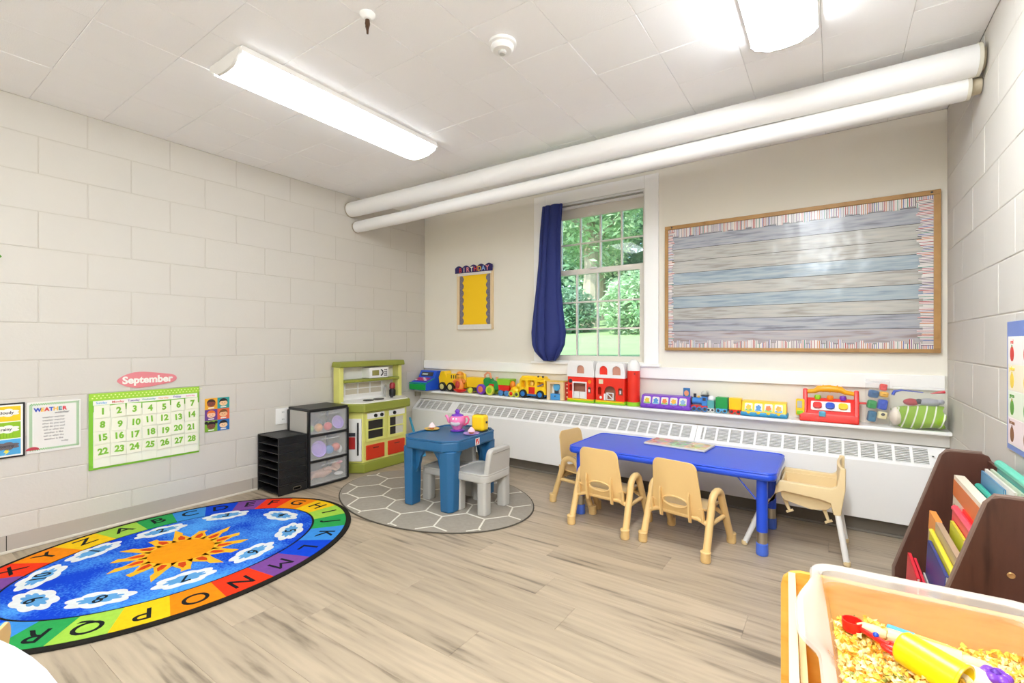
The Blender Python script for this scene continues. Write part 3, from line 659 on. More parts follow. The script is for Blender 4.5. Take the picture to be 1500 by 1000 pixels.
# outlet
ot = wall_l('wall_outlet', 'white wall outlet on the block wall above the drawer tower side', 'outlet', 1.955, .515)
bx('cover_plate', M_white, ot, -.055, .055, -.007, -.001, -.06, .06, .003)
for zz in (-.027, .027):
    r_ = obj('receptacle', MB().prism(rrect(-.017, .017, zz - .02, zz + .02, .012), -.012, -.007, 'xz', bev=.0015), M_white, ot)
    for xx in (-.006, .006): bx('slot', M_ink, r_, xx - .0012, xx + .0012, -.0126, -.0119, zz - .004, zz + .008, 0)
# green paper leaf whose tip shows at the left edge
gl2 = wall_l('paper_leaf', 'green paper leaf pinned to the block wall at the photo edge', 'wall decoration', .413, 1.517)
obj('blade', MB().prism([(.073, -.002), (.05, .03), (0, .05), (-.06, .04), (-.1, 0), (-.06, -.04), (0, -.05), (.05, -.03)], -.006, -.002, 'xz'), mat('leaf_paper', '#4f8f1f', .6), gl2)
obj('midrib', MB().tube([(-.1, -.007, 0), (.06, -.007, 0)], .0025, 6), mat('leaf_rib', '#3a6e16', .6), gl2)

# ================================================================== ON THE RIGHT WALL
cp = thing('colour_chart', 'blue-bordered colour words chart on the right block wall', 'poster', (R, 2.08, .93), -PI / 2)
bx('sheet', mat('chart_blue', '#6d86c8', .4), cp, -.292, .292, -.005, -.001, -.225, .222, .001)
bx('white_panel', M_paper, cp, -.275, .275, -.0062, -.005, -.205, .17, 0)
for r_, (wd, cc, c2, bg) in enumerate((('red', '#d2382c', '#3f8f34', '#f3efe9'), ('yellow', '#f0d04a', '#e6c83a', '#f3ead0'), ('green', '#5a9a36', '#b48a2a', '#e8f0dc'), ('brown', '#8a5a34', '#6a4224', '#f0dfe0'))):
    z1 = .165 - r_ * .0925
    st = bx('row_strip', mat('row_' + wd, bg, .6), cp, -.27, .27, -.0072, -.0062, z1 - .088, z1, 0)
    for k in range(4):
        x = -.225 + k * .14
        text(wd if k == 0 else ('orange', 'blue', 'purple', 'black')[r_] if k == 2 else wd, .022, mat('word_' + wd, cc, .6), st, (x, -.0076, z1 - .014)) if k in (0, 2) else None
        obj('fruit_print', MB().prism(ell(x, z1 - .055, .02, .026, 18), -.008, -.0072, 'xz'), mat('fruit_' + wd, cc, .6), st)
        bx('stalk_print', mat('stalk_' + wd, c2, .6), st, x - .003, x + .003, -.0085, -.0072, z1 - .034, z1 - .024, 0)

# ================================================================== RUGS
AX, AY, A_, B_ = -2.762, 1.02, .685, .885
rug = thing('alphabet_rug', 'oval alphabet rug with a sun and numbered clouds on blue', 'rug', (AX, AY, 0))
def pile(name, col): return mat(name, col, .95, var=.14, vscale=45, bump=.5, bscale=400, spec=.1)
obj('bound_edge', MB().prism(ell(0, 0, A_, B_, 96), .0005, .008, 'xy', bev=.003), pile('pile_black', '#26231f'), rug)
IA, IB = .475, .675; OA, OB = .655, .855
obj('blue_field', MB().prism(ell(0, 0, IA - .012, IB - .012, 96), .008, .0100, 'xy'), None, rug)
m = bpy.data.materials.new('pile_blue'); m.use_nodes = True; nt = m.node_tree; b = nt.nodes['Principled BSDF']; b.inputs['Roughness'].default_value = .95; b.inputs['Specular IOR Level'].default_value = .1
tc = nt.nodes.new('ShaderNodeTexCoord'); n1 = nt.nodes.new('ShaderNodeTexNoise'); n1.inputs['Scale'].default_value = 3.2; n1.inputs['Detail'].default_value = 3; n2 = nt.nodes.new('ShaderNodeTexNoise'); n2.inputs['Scale'].default_value = 90
nt.links.new(tc.outputs['Object'], n1.inputs[0]); nt.links.new(tc.outputs['Object'], n2.inputs[0])
ma = nt.nodes.new('ShaderNodeMath'); ma.operation = 'MULTIPLY_ADD'; ma.inputs[1].default_value = .45; nt.links.new(n2.outputs['Fac'], ma.inputs[0]); nt.links.new(n1.outputs['Fac'], ma.inputs[2])
rp = nt.nodes.new('ShaderNodeValToRGB'); rp.color_ramp.elements[0].position = .62; rp.color_ramp.elements[0].color = lin('#0f3fc0'); rp.color_ramp.elements[1].position = .9; rp.color_ramp.elements[1].color = lin('#4f9be6')
nt.links.new(ma.outputs[0], rp.inputs[0]); nt.links.new(rp.outputs[0], b.inputs['Base Color'])
bpy.data.objects['blue_field'].data.materials.clear(); bpy.data.objects['blue_field'].data.materials.append(m)
LA = dict(zip('ABCDEFGHIJKLMNOPQRSTUVWXYZ', (186.1, 173.8, 161.8, 149.3, 136, 123.9, 108.7, 92.3, 76.9, 60.3, 44.3, 29.6, 15.5, 1, -12, -25, -38, -51, -65, -80, -95, -109.5, -122.5, -135, -148, -161)))
RC = {'r': pile('pile_red', '#ee3a1c'), 'o': pile('pile_orange', '#f48a12'), 'y': pile('pile_yellow', '#f7c71c'), 'l': pile('pile_lime', '#a2cf4c'), 'g': pile('pile_green', '#2f9f52'), 's': pile('pile_sky', '#3f8fdc'), 'b': pile('pile_royal', '#1146d0'), 'p': pile('pile_violet', '#7d4a98')}
cols = dict(zip('ABCDEFGHIJKLMNOPQRSTUVWXYZ', 'lgsbproylgsbproylgsbpyryoy'.replace('yoy', 'roy')[:26]))
cols.update({'U': 'p', 'V': 'b', 'W': 'p', 'X': 'r', 'Y': 'o', 'Z': 'y'})
keys = list(LA)
M_pk = pile('pile_ink', '#1f2224')
for i, k in enumerate(keys):
    a = math.radians(LA[k]); nx = math.radians(LA[keys[(i + 1) % 26]]); pv = math.radians(LA[keys[i - 1]])
    while nx > a: nx -= 2 * PI
    while pv < a: pv += 2 * PI
    if pv - a > 1: pv -= 2 * PI
    if a - nx > 1: nx += 2 * PI
    t0, t1 = (a + pv) / 2, (a + nx) / 2
    pts = ell(0, 0, OA, OB, 9, t0, t1, False) + ell(0, 0, IA, IB, 9, t1, t0, False)
    sgm = obj('border_segment', MB().prism(pts, .008, .0102, 'xy'), RC[cols[k]], rug)
    ra = .575; rb = .775; nrm = math.atan2(math.sin(a) / .77, math.cos(a) / .57)
    text(k, .125, M_pk, sgm, (ra * math.cos(a), rb * math.sin(a), .0105), (0, 0, nrm - PI / 2), bold=0 if k in 'MW' else .008, name='letter', sx=1.05)
M_sunc, M_flame, M_fl2 = pile('pile_sun', '#f59a16'), pile('pile_flame', '#fbb52c'), pile('pile_ember', '#d3481a')
for i in range(14):
    fs = MB(); fr_ = MB()
    a = 2 * PI * i / 14 + .1; rl = (.315, .27)[i % 2] * (1 + .06 * math.sin(i * 2.3)); c_, s_ = math.cos(a), math.sin(a)
    def P(r, off): return (.005 + r * c_ - off * s_, -.005 + r * s_ + off * c_)
    fs.prism([P(.12, -.045), P(.17, -.042), P(.205, -.022), P(.235, -.004), P(.265, -.006), P(rl, .03), P(.265, .034), P(.23, .034), P(.18, .04), P(.12, .045)], .0100, .0112, 'xy')
    fr_.prism([P(.155, -.014), P(.19, -.016), P(.225, .004), P(.2, .016), P(.16, .014)], .0112, .0118, 'xy')
    obj('flame_heart', fr_, M_fl2, obj('flame', fs, M_flame, rug))

obj('sun_disc', MB().prism(ell(.005, -.005, .142, .142, 40), .0105, .0122, 'xy'), M_sunc, rug)
M_cw, M_cb = pile('pile_white', '#e3e6e6'), pile('pile_haze', '#5f9fd6')
for n, (cx, cy, w) in enumerate(((-.352, -.26, .33), (-.378, .035, .28), (-.33, .357, .26), (-.052, .548, .21), (.221, .447, .19), (.321, .194, .23), (.342, -.116, .25), (.243, -.388, .28), (.029, -.547, .26), (-.213, -.483, .25))):
    an = math.atan2(cy / .675, cx / .475); tang = math.atan2(.675 * math.cos(an), -.475 * math.sin(an)) ; Mx = Matrix.Translation((cx, cy, 0)) @ Matrix.Rotation(tang, 4, 'Z')
    cl = obj('cloud', MB().prism(cloud(0, 0, .118, .066, 7, .13, ph=n), .0100, .0112, 'xy', M=Mx), M_cw, rug)
    obj('cloud_centre', MB().prism(cloud(0, 0, .075, .034, 9, .2), .0112, .0118, 'xy', M=Mx), M_cb, cl)
    text(str(n + 1), .085, M_pk, cl, (cx, cy, .0122), (0, 0, an - PI / 2), bold=.01, name='numeral')
# grey hexagon rug
GX, GY, GA, GB, GR = -2.325, 2.395, .785, .56, math.radians(-5.1)
gr = thing('hexagon_rug', 'grey oval rug with a white honeycomb pattern under the blue toddler table', 'rug', (GX, GY, 0), GR)
obj('bound_edge', MB().prism(ell(0, 0, GA, GB, 80), .0005, .006, 'xy', bev=.002), pile('pile_edge', '#5a544b'), gr)
obj('pile_field', MB().prism(ell(0, 0, GA - .008, GB - .008, 80), .006, .0075, 'xy'), pile('pile_grey', '#a39b8f'), gr)
def clip(p, q, a, b):
    def ins(t): x, y = p[0] + (q[0] - p[0]) * t, p[1] + (q[1] - p[1]) * t; return (x / a) ** 2 + (y / b) ** 2 < 1
    ts = [t / 40 for t in range(41) if ins(t / 40)]
    if len(ts) < 2: return None
    return [(p[0] + (q[0] - p[0]) * t, p[1] + (q[1] - p[1]) * t) for t in (ts[0], ts[-1])]
M_hex = pile('pile_cream', '#e9e4d8'); hs = .155
mb = MB()
for i in range(-4, 5):
    for j in range(-5, 6):
        cx, cy = i * hs * 1.5 + .05, (j + (i % 2) * .5) * hs * 1.732 + .03
        v = [(cx + hs * math.cos(PI / 3 * k), cy + hs * math.sin(PI / 3 * k)) for k in range(6)]
        for k in range(3):
            c = clip(v[k], v[k + 1], GA - .02, GB - .02)
            if c: (xa, ya), (xb, yb2) = c; ln = math.hypot(xb - xa, yb2 - ya); mb.box(0, ln, -.0055, .0055, .0075, .0085, M=Matrix.Translation((xa, ya, 0)) @ Matrix.Rotation(math.atan2(yb2 - ya, xb - xa), 4, 'Z'))
obj('honeycomb_lines', mb, M_hex, gr, kind='stuff', sharp=0)

# ================================================================== CHILDREN'S TABLE AND CHAIRS
def table_top(mb, x0, x1, y0, y1, z0, z1, r, bev): return mb.prism(rrect(x0, x1, y0, y1, r, 6), z0, z1, 'xy', bev=bev, seg=3)
M_tblue = mat('table_blue', '#2450d6', .28, var=.03, vscale=5)
at = thing('activity_table', 'low blue rectangular activity table with adjustable steel-footed legs', 'table', (-.81, 2.885, 0))
obj('tabletop', table_top(MB(), -.577, .577, -.265, .265, .386, .426, .05, .016), M_tblue, at)
rp_ = rrect(-.577 + .006, .577 - .006, -.265 + .006, .265 - .006, .046, 6)
obj('raised_rim', MB().tube([(p[0], p[1], .4245) for p in rp_], .0055, 8, True), M_tblue, at)
for sx in (-1, 1):
    for sy in (-1, 1):
        x, y = sx * .508, sy * .207
        lg = obj('leg', MB().cyl((x, y, .12), (x, y, .39), .0265, seg=20), M_tblue, at)
        obj('steel_sleeve', MB().cyl((x, y, .055), (x, y, .125), .0245, seg=20), M_chrome, lg)
        obj('foot_cap', MB().lathe([(.027, .002), (.029, .01), (.028, .06), (.025, .062)], (x, y, 0), 20), mat('foot_blue', '#4a6fd8', .35), lg)
        obj('brace_rod', MB().cyl((x - sx * .02, y, .27), (x - sx * .13, y - sy * .02, .388), .004, seg=8), M_tblue, at)
bk = thing('picture_board', 'flat colourful picture puzzle board lying on the blue activity table', 'puzzle', (-.81, 3.035, .4275), math.radians(-5))
obj('board', MB().box(-.19, .19, -.10, .10, .0005, .012, .003), mat('board_edge', '#d8d2c6', .5), bk)
m = bpy.data.materials.new('busy_print'); m.use_nodes = True; nt = m.node_tree; b = nt.nodes['Principled BSDF']; b.inputs['Roughness'].default_value = .35
tc = nt.nodes.new('ShaderNodeTexCoord'); vo = nt.nodes.new('ShaderNodeTexVoronoi'); vo.inputs['Scale'].default_value = 34; nt.links.new(tc.outputs['Object'], vo.inputs['Vector'])
hs_ = nt.nodes.new('ShaderNodeHueSaturation'); hs_.inputs['Saturation'].default_value = .75; nt.links.new(vo.outputs['Color'], hs_.inputs['Color'])
sp = nt.nodes.new('ShaderNodeSeparateXYZ'); nt.links.new(tc.outputs['Object'], sp.inputs[0]); rp = nt.nodes.new('ShaderNodeValToRGB'); mr = nt.nodes.new('ShaderNodeMapRange'); mr.inputs[1].default_value = -.19; mr.inputs[2].default_value = .19
nt.links.new(sp.outputs[0], mr.inputs[0]); nt.links.new(mr.outputs[0], rp.inputs[0]); rp.color_ramp.interpolation = 'CONSTANT'
rp.color_ramp.elements[0].color = lin('#d8643c'); rp.color_ramp.elements[1].position = .36; rp.color_ramp.elements[1].color = lin('#9db86a'); rp.color_ramp.elements.new(.66).color = lin('#eab84a')
mx = nt.nodes.new('ShaderNodeMix'); mx.data_type = 'RGBA'; mx.inputs[0].default_value = .5; nt.links.new(hs_.outputs[0], mx.inputs[6]); nt.links.new(rp.outputs[0], mx.inputs[7]); nt.links.new(mx.outputs[2], b.inputs['Base Color'])
for k in range(3):
    obj('picture_panel', MB().box(-.18 + k * .121, -.064 + k * .121, -.09, .09, .012, .0132), m, bk)

def make_chair(label, loc, rz):
    t = thing('stacking_chair', label, 'chair', loc, rz, 'tan stacking chairs')
    for s in (-1, 1):
        x = s * .166; pts = [(x * 1.03, -.165, .02), (x, -.085, .255)]
        pts += [(x, -.012 + .062 * math.cos(PI - PI * i / 8) - .01, .262 + .052 * math.sin(PI * i / 8)) for i in range(9)]
        pts += [(x, .045, .255), (x * 1.03, .155, .02)]
        h = obj('leg_hoop', MB().tube(pts, .0185, 12), M_tan, t)
        for yy, dy in ((-.168, -.34), (.158, .45)):
            obj('foot_cap', MB().lathe([(.021, .001), (.0245, .008), (.0235, .045), (.026, .05), (.0225, .056)], (x * 1.03, yy - .01 * (1 if yy < 0 else -1) * 0, 0), 16), M_tan, h)
        obj('side_stretcher', MB().tube([(x, -.115, .165), (x, .09, .165)], .011, 10), M_tan, t)
    obj('stretcher', MB().tube([(-.165, -.115, .165), (-.11, -.115, .185), (.11, -.115, .185), (.165, -.115, .165)], .012, 10), M_tan, t)
    obj('stretcher', MB().tube([(-.165, .09, .165), (-.11, .09, .19), (.11, .09, .19), (.165, .09, .165)], .012, 10), M_tan, t)
    def seat(u, v):
        x = (u - .5) * 2; y = -.125 + .27 * v
        return (x * (.142 - .012 * v), y, .222 + .012 * abs(x) ** 3 - .012 * math.sin(PI * v) - .016 * max(0, v - .8) / .2 + .012 * max(0, .15 - v) / .15)
    obj('seat', MB().grid(seat, 15, 12, .008), M_tan, t)
    out = []
    for (x, z) in rrect(-.14, .14, .17, .47, .04, 6): out.append((x * (1 - .16 * (z - .17) / .3), z))
    mb = MB(); mb.prism(out, 0, .009, 'xz', bev=.003, holes=[ell(0, .252, .062, .024, 24)])
    for v in mb.bm.verts: v.co.y += -.128 - .16 * (v.co.z - .2) + .9 * v.co.x ** 2 - .012 * math.sin(PI * max(0, min(1, (v.co.z - .17) / .3)))
    br = obj('backrest', mb, M_tan, t)
    hl = [(.067 * math.cos(a), -.137 - .16 * (.252 + .028 * math.sin(a) - .2) + .9 * (.067 * math.cos(a)) ** 2 - .0, .252 + .028 * math.sin(a)) for a in (2 * PI * i / 24 for i in range(24))]
    obj('handle_rim', MB().tube(hl, .005, 6, True), M_tan, br)
    for s in (-1, 1):
        mb = MB(); mb.prism([(-.124, .155), (-.150, .165), (-.158, .20), (-.165, .29), (-.158, .32), (-.140, .30)], s * .078 - .004, s * .078 + .004, 'yz', bev=.002); obj('rib', mb, M_tan, br)
        mb = MB(); mb.prism([(-.10, .165), (-.128, .17), (-.142, .25), (-.125, .24)], s * .138 - .006, s * .138 + .006, 'yz', bev=.002); obj('side_lug', mb, M_tan, br)
    return t
ch0 = make_chair('tan stacking chair at the front of the blue table, beside the toddler table end', (-1.105, 2.645, 0), math.radians(-4))
copy_tree(ch0, None, (-.655, 2.625, 0), math.radians(-11), 'tan stacking chair at the front of the blue table, nearest the plastic pasta bin')
copy_tree(ch0, None, (-1.374, 2.908, 0), math.radians(-101), 'tan stacking chair tucked side-on under the short end of the blue table')
copy_tree(ch0, None, (-1.49, .03, 0), math.radians(150), 'tan stacking chair barely showing behind the white table')

# low feeding chair
hc = thing('feeding_chair', 'low cream feeding chair with white tube legs at the blue table end', 'high chair', (-.115, 2.94, 0))
M_cream = mat('cream_plastic', '#e6cfa0', .4, var=.02, vscale=6)
for s in (-1, 1):
    y = s * .155
    prof = [(-.145, .27), (-.135, .335), (-.12, .365), (.105, .362), (.125, .375), (.133, .42), (.138, .468), (.162, .466), (.160, .36), (.150, .30), (.142, .235), (.112, .235), (.100, .29), (.06, .30), (-.10, .315), (-.128, .30), (-.175, .225), (-.205, .235)]
    mb = MB(); mb.prism(prof, y - .016, y + .016, 'xz', bev=.006); a_ = obj('side_arm', mb, M_cream, hc)
    obj('leg', MB().cyl((.128, y, .25), (.165, y - s * 0 + s * .008, .012), .0135, seg=12), M_white, hc)
    obj('leg', MB().cyl((-.188, y, .24), (-.278, y + s * .02, .012), .0135, seg=12), M_white, hc)
    obj('foot_tip', MB().lathe([(.014, .001), (.016, .006), (.0145, .022)], (.166, y + s * .008, 0), 12), M_cream, hc); obj('foot_tip', MB().lathe([(.014, .001), (.016, .006), (.0145, .022)], (-.280, y + s * .02, 0), 12), M_cream, hc)
mb = MB(); mb.grid(lambda u, v: (.150 - .012 * math.sin(PI * u), -.14 + .28 * u, .29 + .172 * v), 8, 6, .012); obj('backrest', mb, M_cream, hc)
def bucket(u, v):
    y = -.135 + .27 * u; zz = .345 - .105 * math.sin(PI * min(1, max(0, v)) ) ** .6 if 0 < v < 1 else .345
    return (-.118 + .25 * v, y, zz)
mb = MB(); mb.prism([(-.118, .345), (.135, .345), (.13, .29), (.085, .245), (.02, .235), (-.10, .262), (-.112, .28)], -.138, -.130, 'xz', bev=.002); mb.prism([(-.118, .345), (.135, .345), (.13, .29), (.085, .245), (.02, .235), (-.10, .262), (-.112, .28)], .130, .138, 'xz', bev=.002)
mb.prism([(-.118, .345), (-.11, .345), (-.104, .285), (-.094, .27), (.02, .243), (.08, .253), (.122, .293), (.127, .345), (.135, .345), (.13, .29), (.085, .245), (.02, .235), (-.10, .262), (-.112, .28)], -.13, .13, 'xz')
obj('seat_bucket', mb, M_cream, hc)
for x0, x1, z1 in ((-.10, -.075, .205), (.062, .092, .185)):
    st = obj('strap', MB().tube([(x0, -.10, .262 if x0 < 0 else .25), ((x0 + x1) / 2, -.11, .23), (x1, -.12, z1)], [.011, .009, .006], 8), M_cream, hc)
    obj('strap_clip', MB().cbox((x1, -.12, z1), (.035, .006, .012), (0, -.5, 0), .002), M_cream, st)

# ================================================================== TODDLER TABLE GROUP
TB = mat('steel_blue_plastic', '#25618f', .38, var=.04, vscale=5, bump=.04, bscale=160)
tt = thing('toddler_table', 'chunky steel-blue plastic toddler table with thick legs on the honeycomb rug', 'table', (-2.185, 2.425, 0), math.radians(4.5))
def chamf(hx, hy, c): return [(-hx + c, -hy), (hx - c, -hy), (hx, -hy + c), (hx, hy - c), (hx - c, hy), (-hx + c, hy), (-hx, hy - c), (-hx, -hy + c)]
mb = MB(); mb.prism(chamf(.222, .285, .075), .385, .452, 'xy', bev=.014, seg=3); obj('tabletop', mb, TB, tt)
mb = MB(); mb.prism(chamf(.222, .285, .075), .448, .460, 'xy', bev=.004, holes=[chamf(.205, .268, .07)]); obj('rim', mb, TB, tt)
for sx in (-1, 1):
    for sy in (-1, 1):
        cx, cy = sx * .160, sy * .220; w = .050
        q = [(-w, -w), (w - .03, -w), (w, -w + .03), (w, w), (-w, w)]; q = [(cx + sx * a, cy - sy * b) for a, b in q]
        mb = MB(); mb.prism(q, .008, .392, 'xy', bev=.010, seg=3)
        for v in mb.bm.verts:
            f = 1 - .14 * (1 - v.co.z / .39); v.co.x = cx + (v.co.x - cx) * f; v.co.y = cy + (v.co.y - cy) * f
        lg = obj('leg', mb, TB, tt)
        ar = [(0, 0), (.11, 0), (.075, -.02), (.045, -.06), (.03, -.12), (0, -.17)]
        obj('gusset', MB().prism([(cy - sy * (.045 + a), .388 + b) for a, b in ar], cx - .012, cx + .012, 'yz', bev=.003), TB, lg)
        obj('gusset', MB().prism([(cx - sx * (.045 + a), .388 + b) for a, b in ar], cy - .012, cy + .012, 'xz', bev=.003), TB, lg)
lo = bx('maker_badge', M_white, tt, .2215, .2235, -.025, .025, .393, .440, .004)
bx('badge_red', M_red, lo, .2230, .2242, -.019, .019, .399, .434, .003)
for z0, z1, y0, y1 in ((.403, .409, -.013, .006), (.409, .416, -.006, .002), (.416, .423, -.001, .009), (.423, .430, .004, .014)): bx('badge_step', M_white, lo, .2238, .2248, y0, y1, z0, z1, 0)
def toddler_chair(label, loc, rz):
    """faces +y"""
    t = thing('toddler_chair', label, 'chair', loc, rz, 'grey toddler chairs')
    mb = MB(); mb.prism(rrect(-.15, .15, -.14, .15, .05, 5), .205, .255, 'xy', bev=.012, seg=3); obj('seat', mb, M_grey, t)
    mb = MB(); mb.prism(rrect(-.15, .15, -.14, .15, .05, 5), .250, .262, 'xy', bev=.004, holes=[rrect(-.13, .13, -.09, .13, .04, 5)]); obj('seat_lip', mb, M_grey, t)
    for sx in (-1, 1):
        for sy in (-1, 1):
            cx, cy = sx * .108, sy * .10 + .005
            mb = MB(); mb.prism(rrect(cx - .037, cx + .037, cy - .034, cy + .034, .02, 4), .008, .215, 'xy', bev=.006); obj('leg', mb, M_grey, t)
    pr = [(x * (1 - .10 * (z - .24) / .17), z) for x, z in rrect(-.125, .125, .24, .415, .035, 5)]
    mb = MB(); mb.prism(pr, -.135, -.095, 'xz', bev=.012, seg=3)
    for v in mb.bm.verts: v.co.y -= .10 * (v.co.z - .24)
    br = obj('backrest', mb, M_grey, t)
    bx('grip_groove', mat('groove_grey', '#8f8d88', .6), br, -.09, .09, -.1535, -.150, .384, .388, .001)
    return t
tc0 = toddler_chair('grey plastic toddler chair at the open side of the steel-blue table, back to viewer', (-1.895, 2.405, 0), math.radians(92))
tc1 = copy_tree(tc0, None, (-2.2, 2.442, 0), math.radians(184), 'grey plastic toddler chair tucked right under the steel-blue table')
tc1.scale = (1, 1, .9)
TZ = .4535
tp = thing('toy_teapot', 'pink toy teapot with a purple lid on the steel-blue table', 'teapot', (-2.19, 2.50, TZ), .35)
M_pink = mat('pink_plastic', '#f07fb4', .3)
obj('saucer', MB().lathe([(.03, .001), (.05, .004), (.052, .010), (.04, .014)], seg=24), M_purple, tp)
obj('body', MB().lathe([(.028, .012), (.032, .02), (.052, .05), (.060, .075), (.056, .095), (.046, .107), (.03, .112)], seg=24), M_pink, tp)
obj('spout', MB().tube([(-.045, 0, .06), (-.065, 0, .07), (-.075, 0, .092), (-.088, 0, .108)], [.016, .013, .010, .009], 10), M_pink, tp)
obj('handle', MB().tube([(.05, 0, .10), (.075, 0, .105), (.085, 0, .085), (.078, 0, .06), (.052, 0, .045)], .007, 8), mat('handle_pink', '#ee5a8c', .3), tp)
ld = obj('lid', MB().lathe([(.042, .108), (.040, .116), (.022, .122), (.012, .126)], seg=20), M_purple, tp); obj('lid_knob', MB().sph((0, 0, .138), .017), M_purple, ld)
mo = obj('face_patch', MB().sph((0, -.043, .062), (.037, .016, .022)), mat('pale_grey_patch', '#d6cfd3', .4), tp)
for s in (-1, 1): obj('eye', MB().sph((s * .011, -.053, .091), (.008, .005, .009), 10, 8), M_white, tp)
ts = thing('toy_toaster', 'yellow rounded toy toaster behind the lilac plate', 'toy', (-2.055, 2.585, TZ), .1)
obj('body', MB().box(-.052, .052, -.04, .04, .004, .118, .022, seg=4), M_yel, ts)
for yy in (-.014, .014): bx('slot', M_ink, ts, -.036, .036, yy - .005, yy + .005, .1165, .1186, 0)
bx('lever', M_ink, ts, .051, .06, -.008, .008, .06, .075, .003); bx('base', M_ink, ts, -.045, .045, -.034, .034, .0005, .005, .001)
def cake(label, loc, pc, fc):
    p = thing('toy_plate', label + ' toy plate on the steel-blue table', 'plate', loc); obj('dish', MB().lathe([(.03, .001), (.05, .005), (.055, .011), (.048, .010), (.03, .006), (0, .006)], seg=28), pc, p)
    c = thing('toy_cupcake', 'pink-topped toy cupcake on the ' + label.split()[0] + ' toy plate', 'cupcake', (loc[0], loc[1], loc[2] + .0065))
    obj('cup', MB().lathe([(.015, .001), (.021, .014)], seg=16), mat('cup_brown', '#b5713c', .5), c)
    obj('icing', MB().lathe([(.024, .013), (.024, .02), (.016, .032), (.006, .044), (0, .047)], seg=16), fc, c)
cake('yellow', (-2.37, 2.43, TZ), mat('plate_yellow', '#f3c95a', .35), mat('icing_white', '#f4dfe4', .4))
cake('lilac', (-2.03, 2.46, TZ), mat('plate_lilac', '#b190dc', .35), mat('icing_pink', '#f0c4d4', .4))

# ================================================================== PLAY KITCHEN (local front is -y, turned to face +x)
KL, KO = mat('kitchen_lime', '#dcda7c', .42, var=.02, vscale=5), mat('kitchen_olive', '#8f963a', .42, var=.03, vscale=5)
pk = thing('play_kitchen', 'lime and olive plastic play kitchen against the block wall in the corner', 'play kitchen', (L + .022, 2.715, 0), PI / 2)
def plan(w, d0, d1, wf): return [(-w, 0), (-w, -d0), (-wf, -d1), (wf, -d1), (w, -d0), (w, 0)]
obj('plinth', MB().prism(plan(.335, .16, .29, .245), .002, .085, 'xy', bev=.010), KO, pk)
obj('body', MB().prism(plan(.318, .15, .268, .238), .08, .505, 'xy', bev=.004), KL, pk)
obj('counter_band', MB().prism(plan(.345, .165, .305, .25), .500, .572, 'xy', bev=.012, seg=3), KO, pk)
obj('worktop', MB().prism(plan(.325, .155, .285, .24), .568, .580, 'xy', bev=.004), M_white, pk)
FYk = -.268
for i, (a, b) in enumerate(((-.215, -.015), (.015, .215))):
    dr = obj('oven_door', MB().prism([(a, .25), (b, .25), (b, .478), (a, .478)], FYk - .012, FYk - .002, 'xz', bev=.002, holes=[[(a + .022, .275), (b - .022, .275), (b - .022, .425), (a + .022, .425)]]), KL, pk)
    bx('dark_window', M_dark if i == 0 else mat('white_inside', '#cfccc0', .6), dr, a + .02, b - .02, FYk - .004, FYk - .001, .272, .428, 0)
    if i: bx('dark_half', M_dark, dr, a + .02, a + .09, FYk - .0055, FYk - .004, .272, .428, 0)
    bx('oven_shelf', KL, dr, a + .02, b - .02, FYk - .011, FYk - .003, .342, .352, .001)
    pn = bx('control_panel', M_white, pk, a + .01, b - .01, FYk - .016, FYk - .004, .440, .488, .006)
    for k in ((-.03, .035) if i == 0 else (-.055,)):
        obj('knob', MB().lathe([(.015, 0), (.014, .012), (.006, .014), (0, .014)], seg=16, M=Matrix.Rotation(PI / 2, 4, 'X'), c=((a + b) / 2 + k + .02, FYk - .016, .464)), M_black, pn)
    dw = bx('red_drawer', mat('drawer_red', '#cf3618', .4), pk, a + .006, b - .006, FYk - .012, FYk + .01, .100, .222, .006)
    bx('pull_slot', M_dark, dw, (a + b) / 2 - .03, (a + b) / 2 + .03, FYk - .0128, FYk - .0115, .190, .197, 0)
Mch = Matrix.Translation((-.278, -.209, 0)) @ Matrix.Rotation(-math.atan2(.118, .08), 4, 'Z')
fd = obj('fridge_door', MB().box(-.062, .062, -.014, 0, .10, .45, .005, M=Mch), M_white, pk)
obj('fridge_handle', MB().box(.030, .042, -.030, -.012, .15, .42, .004, M=Mch), M_black, fd)
e_ = obj('red_dispenser', MB().box(-.045, .012, -.020, -.013, .20, .30, .004, M=Mch), mat('dispenser_red', '#b52a28', .4), fd)
obj('dispenser_label', MB().box(-.045, .012, -.018, -.013, .305, .335, .001, M=Mch), M_ink, fd)
# upper part
for s in (-1, 1): bx('upright', KL, pk, s * .318 - .022, s * .318 + .022, -.095, -.01, .57, .875, .008)
obj('crown', MB().prism([(-.355, .868), (.355, .868), (.345, .915), (-.345, .915)], -.125, -.002, 'xz', bev=.010, seg=3), KO, pk)
bx('back_panel', M_white, pk, -.30, .30, -.016, -.003, .58, .872, .002)
bx('mid_shelf', KO, pk, -.298, .298, -.11, -.016, .735, .760, .006)
wf = obj('toy_window', MB().prism([(-.25, .615), (.17, .615), (.17, .728), (-.25, .728)], -.03, -.017, 'xz', holes=[[(-.235, .628), (.155, .628), (.155, .722), (-.235, .722)]]), M_white, pk)
bx('window_view', mat('wall_seen_through', '#c9c0ae', .7), wf, -.236, .156, -.0185, -.0162, .627, .723, 0)
for x in (-.105, .025): bx('window_bar', M_white, wf, x - .004, x + .004, -.029, -.019, .628, .722, .001)
bx('window_bar', M_white, wf, -.235, .155, -.028, -.0195, .672, .679, .001)
mw = bx('toy_microwave', M_white, pk, -.06, .15, -.128, -.018, .764, .856, .006)
bx('microwave_window', mat('olive_tint', '#8c8a4c', .4), mw, -.032, .042, -.1295, -.1275, .786, .832, .001)
obj('microwave_handle', MB().tube([(.062, -.13, .782), (.074, -.138, .795), (.078, -.14, .81), (.074, -.138, .825), (.062, -.13, .838)], .005, 8), M_black, mw)
